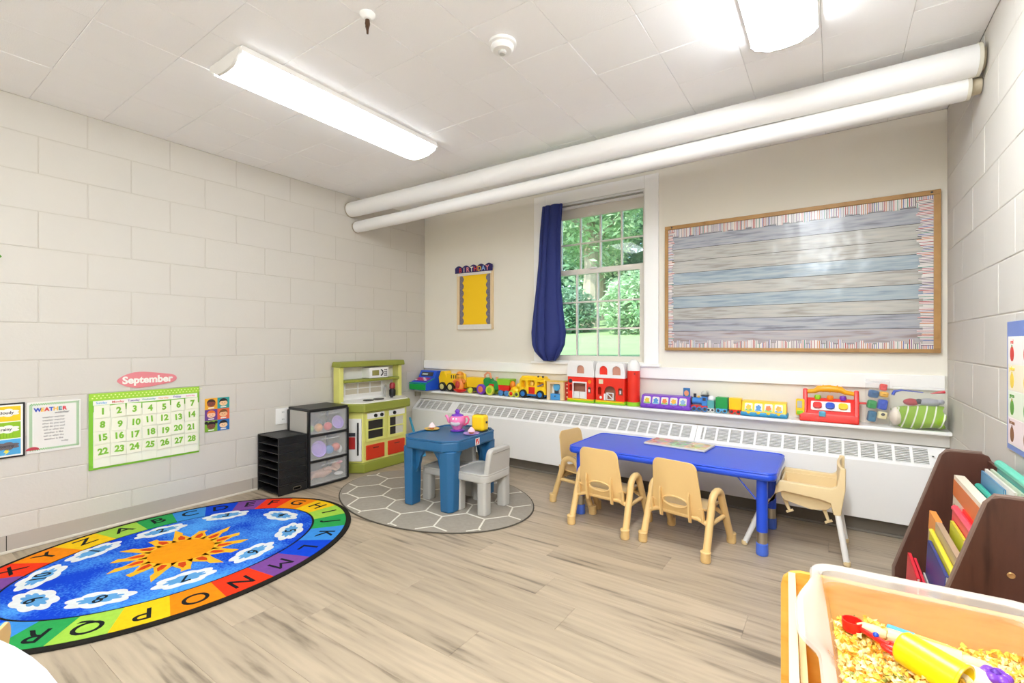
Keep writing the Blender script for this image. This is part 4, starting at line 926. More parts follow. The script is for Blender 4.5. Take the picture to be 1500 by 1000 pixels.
for r_ in range(4):
    for c_ in range(2): bx('key', M_ink, mw, .102 + c_ * .018, .115 + c_ * .018, -.1295, -.1275, .778 + r_ * .017, .788 + r_ * .017, 0)
obj('faucet', MB().tube([(.165, -.06, .58), (.165, -.06, .655), (.16, -.075, .685), (.14, -.10, .69), (.125, -.115, .67)], .009, 10), mat('silver_grey', '#a9aaa6', .35, .4), pk)
cf = obj('coffee_pot', MB().lathe([(.026, .582), (.030, .60), (.03, .635), (.02, .65)], (.232, -.085, 0), 18), M_black, pk)
obj('pot_top', MB().lathe([(.021, .65), (.026, .655), (.026, .69), (.018, .705)], (.232, -.085, 0), 18), mat('deep_red', '#9c2630', .4), cf)
for cx in (-.11, .0): obj('burner', MB().lathe([(.045, .580), (.045, .586), (.03, .587), (0, .587)], (cx, -.175, 0), 24), M_black, pk)
obj('sink_knob', MB().lathe([(.012, .58), (.014, .595), (0, .6)], (.15, -.17, 0), 12), M_ink, pk)
br_ = thing('toy_broom', 'sky-blue toy broom leaning in the gap beside the play kitchen', 'broom', (-3.25, 3.165, 0))
obj('brush_head', MB().prism([(-.07, .002), (.07, .002), (.05, .09), (-.05, .09)], -.02, .02, 'xz', bev=.006), M_sky, br_)
obj('handle', MB().tube([(0, 0, .08), (-.05, -.015, .20), (-.10, -.03, .36)], [.014, .013, .009], 10), mat('aqua_plastic', '#3fa6d2', .3), br_)

# ================================================================== DRAWER TOWER AND FILE TRAYS
M_clear = mat('frosted_plastic', '#eef0f4', .25, alpha=.2)
M_clear2 = mat('frosted_side', '#d9d6d0', .3, alpha=.55)
dt = thing('drawer_tower', 'black-framed tower of three clear drawers beside the play kitchen', 'drawer unit', (L + .03, 2.15, 0), PI / 2)
W2, DP, HT = .165, .285, .585
obj('top_panel', MB().prism([(-W2, 0), (-W2, -DP), (-.1, -DP - .012), (.1, -DP - .012), (W2, -DP), (W2, 0)], HT - .022, HT, 'xy', bev=.005), M_black, dt)
for z in (0.002, .186, .378): obj('divider', MB().prism([(-W2, 0), (-W2, -DP), (-.1, -DP - .012), (.1, -DP - .012), (W2, -DP), (W2, 0)], z, z + .016, 'xy', bev=.003), M_black, dt)
for s in (-1, 1):
    for yy in (-DP + .012, -.012): bx('post', M_black, dt, s * W2 - .008, s * W2 + .008, yy - .012, yy + .012, .01, HT - .02, .002)
    bx('side_panel', M_clear2, dt, s * W2 - .001, s * W2 + .001, -DP + .02, -.02, .02, HT - .022, 0)
for i, (z0, z1) in enumerate(((.020, .184), (.204, .376), (.396, .561))):
    d = obj('drawer', MB().prism([(-W2 + .006, -DP + .006), (-.1, -DP - .010), (.1, -DP - .010), (W2 - .006, -DP + .006), (W2 - .006, -DP + .012), (-W2 + .006, -DP + .012)], z0, z1, 'xy', bev=.002), M_clear, dt)
    bx('drawer_floor', M_clear2, d, -W2 + .012, W2 - .012, -DP + .01, -.02, z0, z0 + .003, 0)
    obj('pull_lip', MB().tube([(-.075, -DP - .011, z1 - .03), (-.065, -DP - .022, z1 - .022), (.065, -DP - .022, z1 - .022), (.075, -DP - .011, z1 - .03)], .005, 8), M_clear, d)
def dpos(lx, ly, z): return (L + .03 - ly, 2.15 + lx, z)
def bowl(label, p, r, m, ry=0):
    t = thing('toy_bowl', label, 'toy', p); M = Matrix.Rotation(ry, 4, 'Y')
    obj('shell', MB().lathe([(.4 * r, 0), (.75 * r, .1 * r), (r, .5 * r), (.95 * r, .5 * r), (.7 * r, .15 * r), (0, .08 * r)], seg=24, M=M), m, t); return t
M_lil = mat('lilac_plastic', '#b89ae6', .3)
bowl('lilac toy bowl seen through the top drawer front', dpos(.09, -.235, .448), .052, M_lil, 1.2)
bowl('large lilac toy bowl seen through the middle drawer front', dpos(-.075, -.235, .268), .062, M_lil, 1.25)
def ball(name, label, p, r, m, cat='toy'): t = thing(name, label, cat, p); obj('shell', MB().sph((0, 0, 0), r, 14, 10), m, t); obj('seam', MB().tube([(r[0] * 1.01 * math.cos(a), r[1] * 1.01 * math.sin(a), 0) for a in (2 * PI * i / 16 for i in range(16))] if isinstance(r, tuple) else [(r * 1.005 * math.cos(a), r * 1.005 * math.sin(a), 0) for a in (2 * PI * i / 16 for i in range(16))], .0015, 5, True), m, t); return t
ball('toy_tomato', 'red toy tomato in the top clear drawer', dpos(.015, -.24, .432), .032, mat('tomato_red', '#ea4f4f', .35))
ball('toy_peach', 'orange toy peach in the top clear drawer', dpos(-.06, -.235, .432), .031, mat('peach', '#f0a54e', .35))
ball('toy_lime', 'pale green toy lime at the corner of the top drawer', dpos(-.12, -.22, .428), .027, mat('toy_lime', '#a8cf7a', .35))
ball('toy_cup_dark', 'dark toy cup at the back of the top drawer', dpos(-.01, -.16, .44), (.035, .035, .04), mat('dark_cup', '#4a4a55', .35))
ball('toy_berry', 'blue toy berry in the middle clear drawer', dpos(.025, -.24, .25), .034, mat('toy_blue', '#2f7fcc', .35))
ball('toy_apple', 'coral toy apple in the middle clear drawer', dpos(.085, -.24, .262), .032, mat('coral', '#e8705c', .35))
ball('toy_egg', 'white toy egg at the corner of the middle drawer', dpos(.125, -.23, .238), (.022, .022, .03), M_white)
M_doll = mat('doll_skin', '#eab8a0', .45)
dl = thing('baby_doll', 'jointed baby doll lying in the bottom clear drawer', 'doll', dpos(0, -.215, .07))
obj('body', MB().tube([(-.06, -.08, -.01), (-.01, 0, .0), (.0, .05, .02)], [.025, .036, .028], 12), M_doll, dl); obj('head', MB().sph((0, .105, .035), (.034, .036, .036)), M_doll, dl)
for a, b_ in (((-.02, -.08, .0), (.02, -.13, -.015)), ((-.03, -.06, .0), (-.04, -.125, -.02)), ((.02, .04, .03), (.035, -.03, .04)), ((.0, .03, .03), (.03, .09, .01))): obj('limb', MB().tube([a, tuple((p + q) / 2 + .008 for p, q in zip(a, b_)), b_], [.016, .014, .011], 10), M_doll, dl)
obj('bow', MB().sph((.02, .12, .066), (.02, .026, .012)), mat('doll_pink', '#ee7f8c', .5), dl)
ball('toy_spoon_head', 'white toy dish in the bottom clear drawer', dpos(.11, -.24, .05), (.03, .035, .014), M_white)
# black file tray stack, openings face -y (world)
ft = thing('file_organizer', 'black wire-mesh letter tray stack beside the clear drawer tower', 'file organizer', (L + .02, 1.868, 0), PI / 2)
M_wire = mat('black_wire', '#1b1b1c', .35); M_meshp = mat('black_mesh', '#1c1c1e', .5, alpha=.72)
X2, Y2, H2 = .105, .275, .405
for s in (-1, 1):
    for yy in (-Y2, 0): obj('corner_rod', MB().cyl((s * X2, yy, .002), (s * X2, yy, H2), .004, seg=8), M_wire, ft)
for k in range(8):
    z = .012 + k * (H2 - .014) / 7
    tr_ = bx('tray', mat('tray_mesh', '#222224', .45, alpha=.93), ft, -X2 + .003, X2 - .003, -Y2 + .003, -.003, z, z + .0025, 0)
    obj('tray_rim', MB().tube([(-X2, -Y2, z + .004), (X2, -Y2, z + .004), (X2, 0, z + .004), (-X2, 0, z + .004)], .0032, 6, True), M_wire, tr_)
bx('front_mesh', M_meshp, ft, -X2, X2, -Y2 - .001, -Y2 + .0005, .05, H2, 0); bx('far_mesh', M_meshp, ft, X2 - .0005, X2 + .0005, -Y2, 0, .004, H2, 0); bx('wall_mesh', M_meshp, ft, -X2, X2, -.001, .0005, .004, H2, 0)
fb = obj('base_band', MB().prism([(-X2, .003), (X2, .003), (X2, .062), (-X2, .062)], -Y2 - .003, -Y2 - .001, 'xz', holes=[rrect(.0, .06, .02, .04, .009)]), M_wire, ft)
obj('grip_rim', MB().tube([(p[0], -Y2 - .003, p[1]) for p in rrect(.0, .06, .02, .04, .009)], .002, 6, True), M_chrome, fb)

# ================================================================== BOOK RACK BY THE RIGHT WALL
M_wal = wood_mat('dark_laminate', '#341c14', '#57352a', .38, (9, 9, 1.2))
rk = thing('book_rack', 'dark brown stepped book rack against the right block wall, full of books', 'bookcase', (R - .006, 2.21, 0))
def side(y0, y1):
    p = [(-.296, .012), (-.296, .13)] + [(-.121 + .028 * math.cos(a), .615 + .028 * math.sin(a)) for a in (PI * .9, PI * .72, PI / 2)] + [(-.028 + .024 * math.cos(a), .619 + .024 * math.sin(a)) for a in (PI / 2, PI / 4, 0)] + [(-.004, .012)]
    mb = MB(); mb.prism(p, y0, y1, 'xz', bev=.002); return mb
for y0, y1 in ((-.349, -.333), (.333, .349)):
    sd = obj('side_panel', side(y0, y1), M_wal, rk)
    edge = [(-.2965, .02), (-.2965, .13), (-.148, .62), (-.131, .643), (-.03, .644)]
    obj('edge_band', MB().tube([(a, (y0 + y1) / 2, b) for a, b in edge], .0085, 6), mat('edge_brown', '#7a655a', .4), sd)
    if y0 < 0:
        for zz, xx in ((.18, -.15), (.43, -.10), (.33, -.205), (.16, -.055)):
            obj('screw_cap', MB().lathe([(.009, 0), (.007, .003), (0, .0015)], seg=14, M=Matrix.Rotation(PI / 2, 4, 'X'), c=(xx, y0, zz)), mat('brass_cap', '#c79a63', .35, .6), sd)
obj('back_board', MB().box(-.016, -.004, -.333, .333, .02, .62, .001), M_wal, rk)
TIER = [(-.29, -.19, .06), (-.188, -.105, .2), (-.103, -.03, .33)]
for x0, x1, z in TIER:
    obj('step_shelf', MB().box(x0, x1, -.333, .333, z - .012, z, .001), M_wal, rk)
    obj('step_back', MB().box(x1 - .004, x1, -.333, .333, z - .01, z + .13, .001), M_wal, rk)
    obj('step_lip', MB().box(x0 - .004, x0 + .006, -.333, .333, z - .012, z + .035, .001), M_wal, rk)
def book(label, tier, dx, y0, y1, h, th, cover, tilt=.05, yaw=0, pages='#efe8da', name='picture_book'):
    x0, x1, z = TIER[tier]
    t = thing(name, label, 'book', (R - .006 + x0 + .012 + dx, 2.21 + (y0 + y1) / 2, z + .001), yaw, 'books in the dark rack')
    l = (y1 - y0) / 2; M = Matrix.Rotation(tilt, 4, 'Y'); cm = mat('cover_' + cover.lstrip('#'), cover, .35)
    mb = MB(); mb.box(-th / 2, -th / 2 + .0022, -l, l, 0, h, .0008, M=M); mb.box(th / 2 - .0022, th / 2, -l, l, 0, h, .0008, M=M); mb.box(-th / 2, th / 2, -l, -l + .0, 0, h, M=M) if False else None
    mb.box(-th / 2, th / 2, -l, l, h - .0022, h, .0008, M=M)
    obj('cover', mb, cm, t); obj('pages', MB().box(-th / 2 + .0022, th / 2 - .0022, -l + .004, l - .004, .002, h - .0025, M=M), mat('pages_' + pages.lstrip('#'), pages, .8), t)
    return t, M, l
def spine(t, M, l, h, r, m): obj('rounded_spine', MB().tube([M @ Vector((0, -l, h)), M @ Vector((0, l, h))], r, 10), m, t)
T0, T1, T2 = .05, .05, .05
book('red board book at the far front of the dark rack', 0, .0, -.10, .14, .21, .011, '#dd1c34', .05)
book('second red book just behind the front red one', 0, .013, -.16, .11, .205, .009, '#e02840', .05)
book('thin white booklet beside the red books', 0, .022, -.20, .05, .18, .005, '#e9e4e0', .05)
book('thin cream booklet behind the white one', 0, .029, -.24, .02, .19, .005, '#dcd6cc', .05)
book('navy blue picture book standing in the front row', 0, .038, -.30, .02, .31, .010, '#2f3a86', .05)
t, M, l = book('yellow hardback in the front row beside the navy one', 0, .050, -.31, .08, .33, .010, '#e3d62a', .05)
spine(t, M, l, .328, .0075, MATS['cover_e3d62a'])
t, M, l = book('brown boxed set with an orange lid end behind the yellow hardback', 0, .067, -.31, .20, .365, .018, '#b9a184', .05, name='boxed_set')
obj('orange_end', MB().box(-.0096, .0096, l - .13, l + .001, .30, .368, .001, M=M), mat('orange_label', '#ee9a4a', .5), t)
book('lime green folded book in the middle row', 1, .0, -.17, .03, .25, .010, '#cfd23a', .05)
t, M, l = book('pink-red rolled-spine book in the middle row', 1, .014, -.27, .08, .285, .014, '#f0465a', .05)
spine(t, M, l, .283, .011, MATS['cover_f0465a'])
book('bright red book behind the pink-red one', 1, .027, -.22, .02, .30, .009, '#ec3a2c', .05)
t, M, l = book('thick cream storybook with an orange cover stripe in the middle row', 1, .049, -.19, .21, .375, .030, '#efe2cc', .03)
obj('orange_stripe', MB().box(-.0162, -.0152, -l + .004, l - .004, .30, .36, 0, M=M), mat('stripe_orange', '#d9742c', .4), t)
obj('title_block', MB().box(-.0162, -.0152, l - .09, l - .02, .12, .27, 0, M=M), mat('title_brown', '#a0521e', .4), t)
t, M, l = book('small teal book with a round spine in the back row', 2, .0, -.17, .10, .24, .009, '#1fa890', .03)
spine(t, M, l, .238, .0105, MATS['cover_1fa890'])
book('maroon book low in the back row', 2, .010, -.22, .0, .19, .008, '#9a1f34', .03)
book('blue-edged white paperback in the back row', 2, .018, -.12, .15, .285, .006, '#5a93b8', .03)
book('white paperback with fanned pages in the back row', 2, .026, -.19, .14, .295, .008, '#ece6dc', .03)
book('pale green paperback behind the fanned white one', 2, .036, -.21, .12, .30, .008, '#cfdcc0', .03)
t, M, l = book('large teal picture book sticking up at the back of the rack', 2, .049, -.31, .08, .33, .010, '#1f9d94', .02)
spine(t, M, l, .328, .013, mat('mint_spine', '#5cc7ac', .3))

# ================================================================== PASTA SENSORY TABLE
M_hon = wood_mat('honey_birch', '#dc9a2e', '#f3c05c', .38, (1.5, 14, 9))
M_edge = mat('birch_edge', '#f3dca6', .45)
sf = thing('sensory_table', 'honey birch frame table holding the clear plastic pasta bin', 'table', (.186, 1.188, 0), math.radians(4.2))
FX0, FX1, FYN, FYF, FZ_ = -.285, .285, -.335, .335, .455
mb = MB(); mb.prism([(FX0, .05)] + [(FX0 + .045 + .045 * math.cos(a), FZ_ - .045 + .045 * math.sin(a)) for a in (PI, PI * .83, PI * .67, PI / 2)] + [(FX1 - .045 + .045 * math.cos(a), FZ_ - .045 + .045 * math.sin(a)) for a in (PI / 2, PI / 3, PI / 6, 0)] + [(FX1, .05)], FYF - .016, FYF, 'xz', bev=.002); obj('far_panel', mb, M_hon, sf)
mb = MB(); mb.prism([(FX0, .05), (FX0, FZ_ - .02), (FX0 + .02, FZ_), (FX1 - .02, FZ_), (FX1, FZ_ - .02), (FX1, .05)], FYN, FYN + .016, 'xz', bev=.002); obj('near_panel', mb, M_hon, sf)
for s, x in ((-1, FX0 + .018), (1, FX1 - .034)):
    sd = bx('side_panel', M_hon, sf, x, x + .016, FYN + .016, FYF - .016, .05, FZ_ - .008, .001); bx('side_edge', M_edge, sd, x - .0005, x + .0165, FYN + .016, FYF - .016, FZ_ - .009, FZ_ - .004, .001)
    rl_ = bx('bin_rail', M_edge, sf, x + (.020 if s < 0 else -.020), x + (.034 if s < 0 else -.004), FYN + .016, FYF - .016, .36, .385, .001)
bx('lower_shelf', M_hon, sf, FX0 + .034, FX1 - .034, FYN + .016, FYF - .016, .12, .135, .001)
for sx in (FX0 + .03, FX1 - .03):
    for sy in (FYN + .03, FYF - .03): obj('caster', MB().lathe([(.012, .05), (.012, .034), (.02, .03), (.022, .012), (.012, .001)], (sx, sy, 0), 14), M_black, sf)
# clear tub
M_tub = bpy.data.materials.new('clear_tub'); M_tub.use_nodes = True; nt = M_tub.node_tree; b = nt.nodes['Principled BSDF']
b.inputs['Base Color'].default_value = lin('#f4efe6'); b.inputs['Roughness'].default_value = .22; b.inputs['Alpha'].default_value = .13
tub = thing('plastic_bin', 'frosted clear plastic bin of dry pasta set in the birch frame', 'bin', (.180, 1.172, .012), math.radians(4.2))
TXH, TYH = .212, .292
def tubring(inx, iny, z, r, dip=0, flare=0):
    pts = rrect(-TXH + inx, TXH - inx, -TYH + iny, TYH - iny, r, 7); out = []
    dense = []
    for p, q in zip(pts, pts[1:] + pts[:1]):
        k = max(1, int(math.hypot(q[0] - p[0], q[1] - p[1]) / .02)); dense += [(p[0] + (q[0] - p[0]) * i / k, p[1] + (q[1] - p[1]) * i / k) for i in range(k)]
    for x, y in dense:
        w = 0
        if abs(x) > TXH - inx - .03: w = max(0, 1 - ((y - .03) / .17) ** 2) if abs(y - .03) < .17 else 0; w = w * w * (3 - 2 * w)
        out.append(Vector((x + math.copysign(flare * w, x), y, z - dip * w)))
    return out
import itertools
rings = [(.004, .004, .484, .05, .014, .030), (-.002, -.002, .494, .052, .016, .034), (.002, .002, .500, .05, .016, .034), (.012, .012, .500, .045, .014, .022), (.022, .022, .494, .04, .014, .012), (.026, .026, .468, .038, .0, .0), (.034, .034, .462, .034, 0, 0), (.05, .05, .30, .03, 0, 0)]
RR = [tubring(a, b, z, max(r, .03), d, f) for a, b, z, r, d, f in rings]; N = min(len(q) for q in RR)
def resample(q, n):
    import bisect
    L_ = [0]
    for a, b in zip(q, q[1:] + q[:1]): L_.append(L_[-1] + (b - a).length)
    out = []
    for i in range(n):
        t = L_[-1] * i / n; k = bisect.bisect_right(L_, t) - 1; k = min(k, len(q) - 1); f = (t - L_[k]) / max(1e-9, L_[k + 1] - L_[k]); out.append(q[k].lerp(q[(k + 1) % len(q)], f))
    return out
RR = [resample(q, 120) for q in RR]
def loft(rs, cap):
    t = bmesh.new(); V = [[t.verts.new(p) for p in q] for q in rs]
    for A, B in zip(V, V[1:]):
        for i in range(120): t.faces.new((A[i], A[(i + 1) % 120], B[(i + 1) % 120], B[i]))
    if cap: t.faces.new(V[-1])
    bmesh.ops.recalc_face_normals(t, faces=t.faces[:]); mb = MB(); return mb._in(t)
obj('rim', loft(RR[:6], False), mat('frosted_rim', '#f6f1ea', .25, alpha=.42), tub, sharp=50)
obj('tub_wall', loft(RR[5:], True), M_tub, tub, sharp=50)
# pasta: thousands of spirals nobody could count
def pasta():
    rr = random.Random(3); vs = []; fs = []; mi = []
    base = len(vs)
    gx, gy = 14, 20
    def hz(x, y): return .362 + .012 * math.sin(x * 23 + 1) * math.sin(y * 17) + .012 * (y / .25) - .006
    for i in range(gx):
        for j in range(gy):
            x = -.165 + .33 * i / (gx - 1); y = -.245 + .49 * j / (gy - 1); vs.append((x, y, hz(x, y) - .004))
    for i in range(gx - 1):
        for j in range(gy - 1): fs.append((i * gy + j, (i + 1) * gy + j, (i + 1) * gy + j + 1, i * gy + j + 1)); mi.append(0)
    for n in range(1900):
        x, y = rr.uniform(-.158, .158), rr.uniform(-.238, .238); z = hz(x, y) + rr.uniform(0, .014)
        M = Matrix.Translation((x, y, z)) @ Euler((rr.uniform(-.5, .5), rr.uniform(-.5, .5), rr.uniform(0, 6.3))).to_matrix().to_4x4()
        ln = rr.uniform(.026, .040); r = rr.uniform(.0052, .0068); k0 = len(vs); m = rr.random(); m = 0 if m < .45 else (3 if m < .88 else (1 if m < .96 else 2)); ns = 8
        for q in range(ns + 1):
            a = q * .95; x_ = ln * (q / ns - .5); c, s_ = math.cos(a) * r, math.sin(a) * r
            for sg in (1, -1): vs.append(M @ Vector((x_, sg * c, sg * s_)))
        for q in range(ns): fs.append((k0 + 2 * q, k0 + 2 * q + 1, k0 + 2 * q + 3, k0 + 2 * q + 2)); mi.append(m)
    me = bpy.data.meshes.new('pasta'); me.from_pydata(vs, [], fs); me.polygons.foreach_set('material_index', mi); return me
po = obj('dry_pasta', pasta(), [mat('pasta_yellow', '#ffd75e', .5, var=.08, vscale=40), mat('pasta_orange', '#ffb03e', .5), mat('pasta_green', '#949a48', .5), mat('pasta_pale', '#ffeeae', .5)], None, (.180, 1.172, .026), (0, 0, math.radians(4.2)), kind='stuff', sharp=0)
tag(po, 'layer of yellow, orange and green spiral pasta filling the clear bin', 'pasta')
PZ = .405
sp_ = thing('toy_tongs', 'red plastic scoop tongs with a blue pin lying on the pasta', 'tongs', (.075, 1.325, PZ), -.5)
obj('scoop', MB().lathe([(.019, -.002), (.021, .01), (.021, .022), (.0185, .022), (.0175, .004), (0, .003)], (-.052, .012, 0), 20), M_red, sp_)
obj('arm', MB().tube([(-.036, .010, .012), (0, .0, .013), (.03, -.004, .013)], [.0055, .006, .0065], 8), M_red, sp_)
obj('pivot_pin', MB().sph((.002, 0, .02), .006), M_blue, sp_)
for s in (-1, 1): obj('finger_loop', MB().tube([(.048 + .026 * math.cos(a), s * .011 - .004 + .010 * math.sin(a), .012) for a in (2 * PI * i / 20 for i in range(20))], .0045, 8, True), M_red, sp_)
yc = thing('toy_cup', 'large yellow plastic cup lying on its side on the pasta', 'cup', (.16, 1.265, PZ + .022), 0)
My = Matrix.Rotation(-.55, 4, 'Z') @ Matrix.Rotation(PI / 2 + .12, 4, 'Y')
obj('shell', MB().lathe([(0, -.052), (.028, -.052), (.034, -.046), (.0365, .05), (.0385, .052), (.0385, .056), (.0345, .056), (.031, -.042), (0, -.044)], seg=28, M=My), mat('cup_yellow', '#f6dc12', .28), yc)
obj('inner_disc', MB().lathe([(.0338, .036), (.0, .036)], seg=28, M=My), mat('cup_inner', '#eec60e', .35), yc)
rp2 = thing('rolling_pin', 'small wooden rolling pin half buried in the pasta', 'rolling pin', (.155, 1.345, PZ + .012), -.13)
M_rp = wood_mat('pale_beech', '#d9ab74', '#f2d3a4', .45, (3, 20, 20))
obj('barrel', MB().tube([(-.055, 0, 0), (.065, 0, 0)], .0165, 18), M_rp, rp2)
for s in (-1, 1): obj('handle', MB().tube([(s * .058, 0, 0), (s * .072, 0, 0), (s * .10, 0, 0), (s * .112, 0, 0)], [.008, .0135, .0125, .006], 14), M_rp, rp2)
pb = thing('toy_brush', 'blue-tipped yellow toy paintbrush lying on the pasta', 'brush', (.155, 1.395, PZ + .006), -.22)
obj('handle', MB().tube([(-.005, 0, 0), (.045, 0, .002), (.085, 0, 0)], [.006, .005, .003], 8), mat('brush_yellow', '#f0cb4e', .4), pb)
obj('blade', MB().box(-.055, -.003, -.008, .008, -.004, .005, .003), M_sky, pb)
fl_ = thing('toy_flower', 'purple toy flower on a cream cup at the corner of the pasta', 'toy', (.262, 1.30, PZ), 0)
obj('cup', MB().sph((-.035, -.01, .006), (.032, .026, .022)), mat('cream_cup', '#f3ecd0', .4), fl_)
for k in range(6): obj('petal', MB().sph((.014 * math.cos(k * PI / 3), .014 * math.sin(k * PI / 3), .018), (.012, .012, .009), 10, 8), M_purple, fl_)
obj('centre', MB().sph((0, 0, .024), (.009, .009, .007), 10, 8), mat('deep_purple', '#5a2a9a', .35), fl_)
rc = thing('toy_funnel', 'red toy funnel at the near corner of the pasta bin', 'toy', (.045, 1.01, PZ - .01), 0)
obj('cone', MB().lathe([(.026, .03), (.008, .004), (.006, -.012), (0, -.012)], seg=20), mat('funnel_red', '#c81f2c', .35), rc); obj('rim', MB().tube([(.026 * math.cos(a), .026 * math.sin(a), .03) for a in (2 * PI * i / 20 for i in range(20))], .003, 6, True), mat('funnel_red', '#c81f2c', .35), rc)

# ================================================================== WHITE TABLE, LOWER LEFT
wt = thing('round_table', 'large round white table cut off at the lower left of the photo', 'table', (-.814, -.615, 0))
mb = MB(); mb.lathe([(0, .622), (.765, .622), (.778, .628), (.78, .636), (.778, .644), (.768, .65), (0, .65)], seg=96); obj('tabletop', mb, mat('white_laminate', '#c6c8ce', .3), wt)
obj('apron', MB().lathe([(.60, .56), (.60, .62), (.585, .62), (.585, .56)], seg=64), M_whitem, wt)
for a in (.6, 2.2, 3.7, 5.3): lg = obj('leg', MB().cyl((.55 * math.cos(a), .55 * math.sin(a), .02), (.55 * math.cos(a), .55 * math.sin(a), .60), .022, seg=16), M_chrome, wt); obj('glide', MB().lathe([(.026, .001), (.026, .02), (.02, .024)], (.55 * math.cos(a), .55 * math.sin(a), 0), 16), M_ink, lg)

# ================================================================== TOYS ON THE SHELF
SZ_ = .6065
def toy(name, label, cat, x, y=3.395, rz=0): return thing(name, label, cat, (x, y, SZ_), rz)
def wheel(par, x, y, z, r, w, tyre, hub, name='wheel'):
    o = obj(name, MB().lathe([(r * .6, -w / 2), (r * .93, -w / 2), (r, -w / 4), (r, w / 4), (r * .93, w / 2), (r * .6, w / 2)], seg=20, M=Matrix.Rotation(PI / 2, 4, 'X'), c=(x, y, z)), tyre, par)
    obj('hub', MB().lathe([(r * .62, w / 2 - .002), (r * .6, w / 2 + .001), (r * .3, w / 2 + .004), (0, w / 2 + .004)], seg=16, M=Matrix.Rotation(PI / 2, 4, 'X'), c=(x, y, z)), hub, o); return o
M_tyre = mat('tyre_black', '#1d1b1a', .6)
# cash register
cr = toy('cash_register', 'blue toy cash register with a green drawer at the far left of the shelf', 'toy', -3.345, 3.35, .0)
M_rb = mat('register_blue', '#2158d8', .35); M_rt = mat('register_teal', '#169a8c', .35)
obj('body', MB().prism([(-.115, .004), (-.115, .075), (-.09, .088), (.0, .118), (.035, .19), (.095, .19), (.105, .004)], -.112, .112, 'yz', bev=.006), M_rb, cr)
obj('drawer', MB().box(-.108, .108, -.128, -.112, .010, .066, .006), mat('register_green', '#1ba64c', .35), cr)
obj('teal_trim', MB().box(-.116, .116, -.122, -.108, .068, .082, .004), M_rt, cr)
obj('teal_side', MB().prism([(-.11, .09), (0, .122), (.01, .118), (-.1, .08)], .1115, .116, 'yz', bev=.001), M_rt, cr)
Mk = Matrix.Translation((0, -.05, .105)) @ Matrix.Rotation(math.atan2(.03, .09), 4, 'X')
kp = obj('key_pad', MB().box(-.085, .085, -.038, .042, -.002, .004, .002, M=Mk), M_purple, cr)
for i in range(5):
    for j in range(3): obj('key', MB().box(-.078 + i * .032, -.052 + i * .032, -.032 + j * .024, -.014 + j * .024, .004, .010, .002, M=Mk), mat('key_magenta', '#c02a6e', .4) if (i + j) % 4 else M_white, kp)
Ms = Matrix.Translation((0, .017, .154)) @ Matrix.Rotation(math.atan2(.072, .035), 4, 'X')
obj('display', MB().box(-.08, .08, -.02, .022, .001, .004, .002, M=Ms), M_ink, cr); obj('display_digits', MB().box(-.065, .01, -.008, .008, .004, .005, 0, M=Ms), mat('digit_green', '#c9d8cf', .4), cr)
# yellow digger truck
tk = toy('toy_truck', 'yellow toy digger truck with black tyres beside the cash register', 'toy truck', -3.0, 3.415)
obj('cab', MB().prism([(-.185, .05), (-.195, .13), (-.17, .19), (-.12, .195), (-.09, .14), (-.06, .13), (-.06, .05)], -.05, .05, 'xz', bev=.010), M_yel, tk)
obj('bed', MB().prism([(-.075, .06), (-.09, .17), (.05, .175), (.10, .09), (.06, .055)], -.05, .05, 'xz', bev=.008), M_yel, tk)
obj('loader_arm', MB().tube([(.04, -.02, .14), (.08, -.02, .182), (.115, -.02, .165), (.13, -.02, .11)], .014, 10), M_yel, tk)
obj('bucket', MB().prism([(.10, .10), (.145, .10), (.14, .04), (.11, .04)], -.04, .04, 'xz', bev=.004), M_yel, tk)
for k in range(3): bx('stripe', M_ink, tk, -.03 + k * .028, -.018 + k * .028, -.0512, -.0495, .125, .16, .002)
obj('chassis', MB().box(-.17, .06, -.04, .04, .03, .062, .006), M_ink, tk)
for x in (-.135, -.03): wheel(tk, x, -.052, .044, .044, .03, M_tyre, mat('hub_cream', '#d9d08a', .4)); wheel(tk, x, .045, .044, .044, .03, M_tyre, mat('hub_cream', '#d9d08a', .4))
# ride-on figure on red saucer
fg = toy('toy_clown', 'orange and yellow toy figure standing on a red rocking base', 'toy figure', -2.905, 3.35)
obj('base', MB().lathe([(.03, .001), (.06, .012), (.078, .028), (.070, .032), (0, .030)], seg=24, sy=.45), M_red, fg)
obj('body', MB().lathe([(.045, .032), (.05, .06), (.042, .10), (.026, .13), (0, .135)], seg=20, sy=.65), mat('figure_orange', '#f2913c', .35), fg)
obj('belly_panel', MB().sph((0, -.036, .075), (.026, .018, .036)), mat('belly_red', '#c23a34', .4), fg)
for s in (-1, 1): obj('arm', MB().tube([(s * .03, 0, .118), (s * .058, -.01, .11), (s * .068, -.02, .09)], [.014, .012, .012], 8), mat('figure_orange', '#f2913c', .35), fg)
hd_ = obj('head', MB().sph((0, 0, .155), (.03, .03, .028)), mat('figure_yellow', '#f4b93c', .35), fg); obj('cap', MB().lathe([(.034, .166), (.03, .186), (.012, .198), (0, .2)], seg=18), mat('cap_orange', '#ef9a2a', .35), hd_); bx('cap_band', M_ink, hd_, -.02, .02, -.033, -.028, .168, .173, .001)
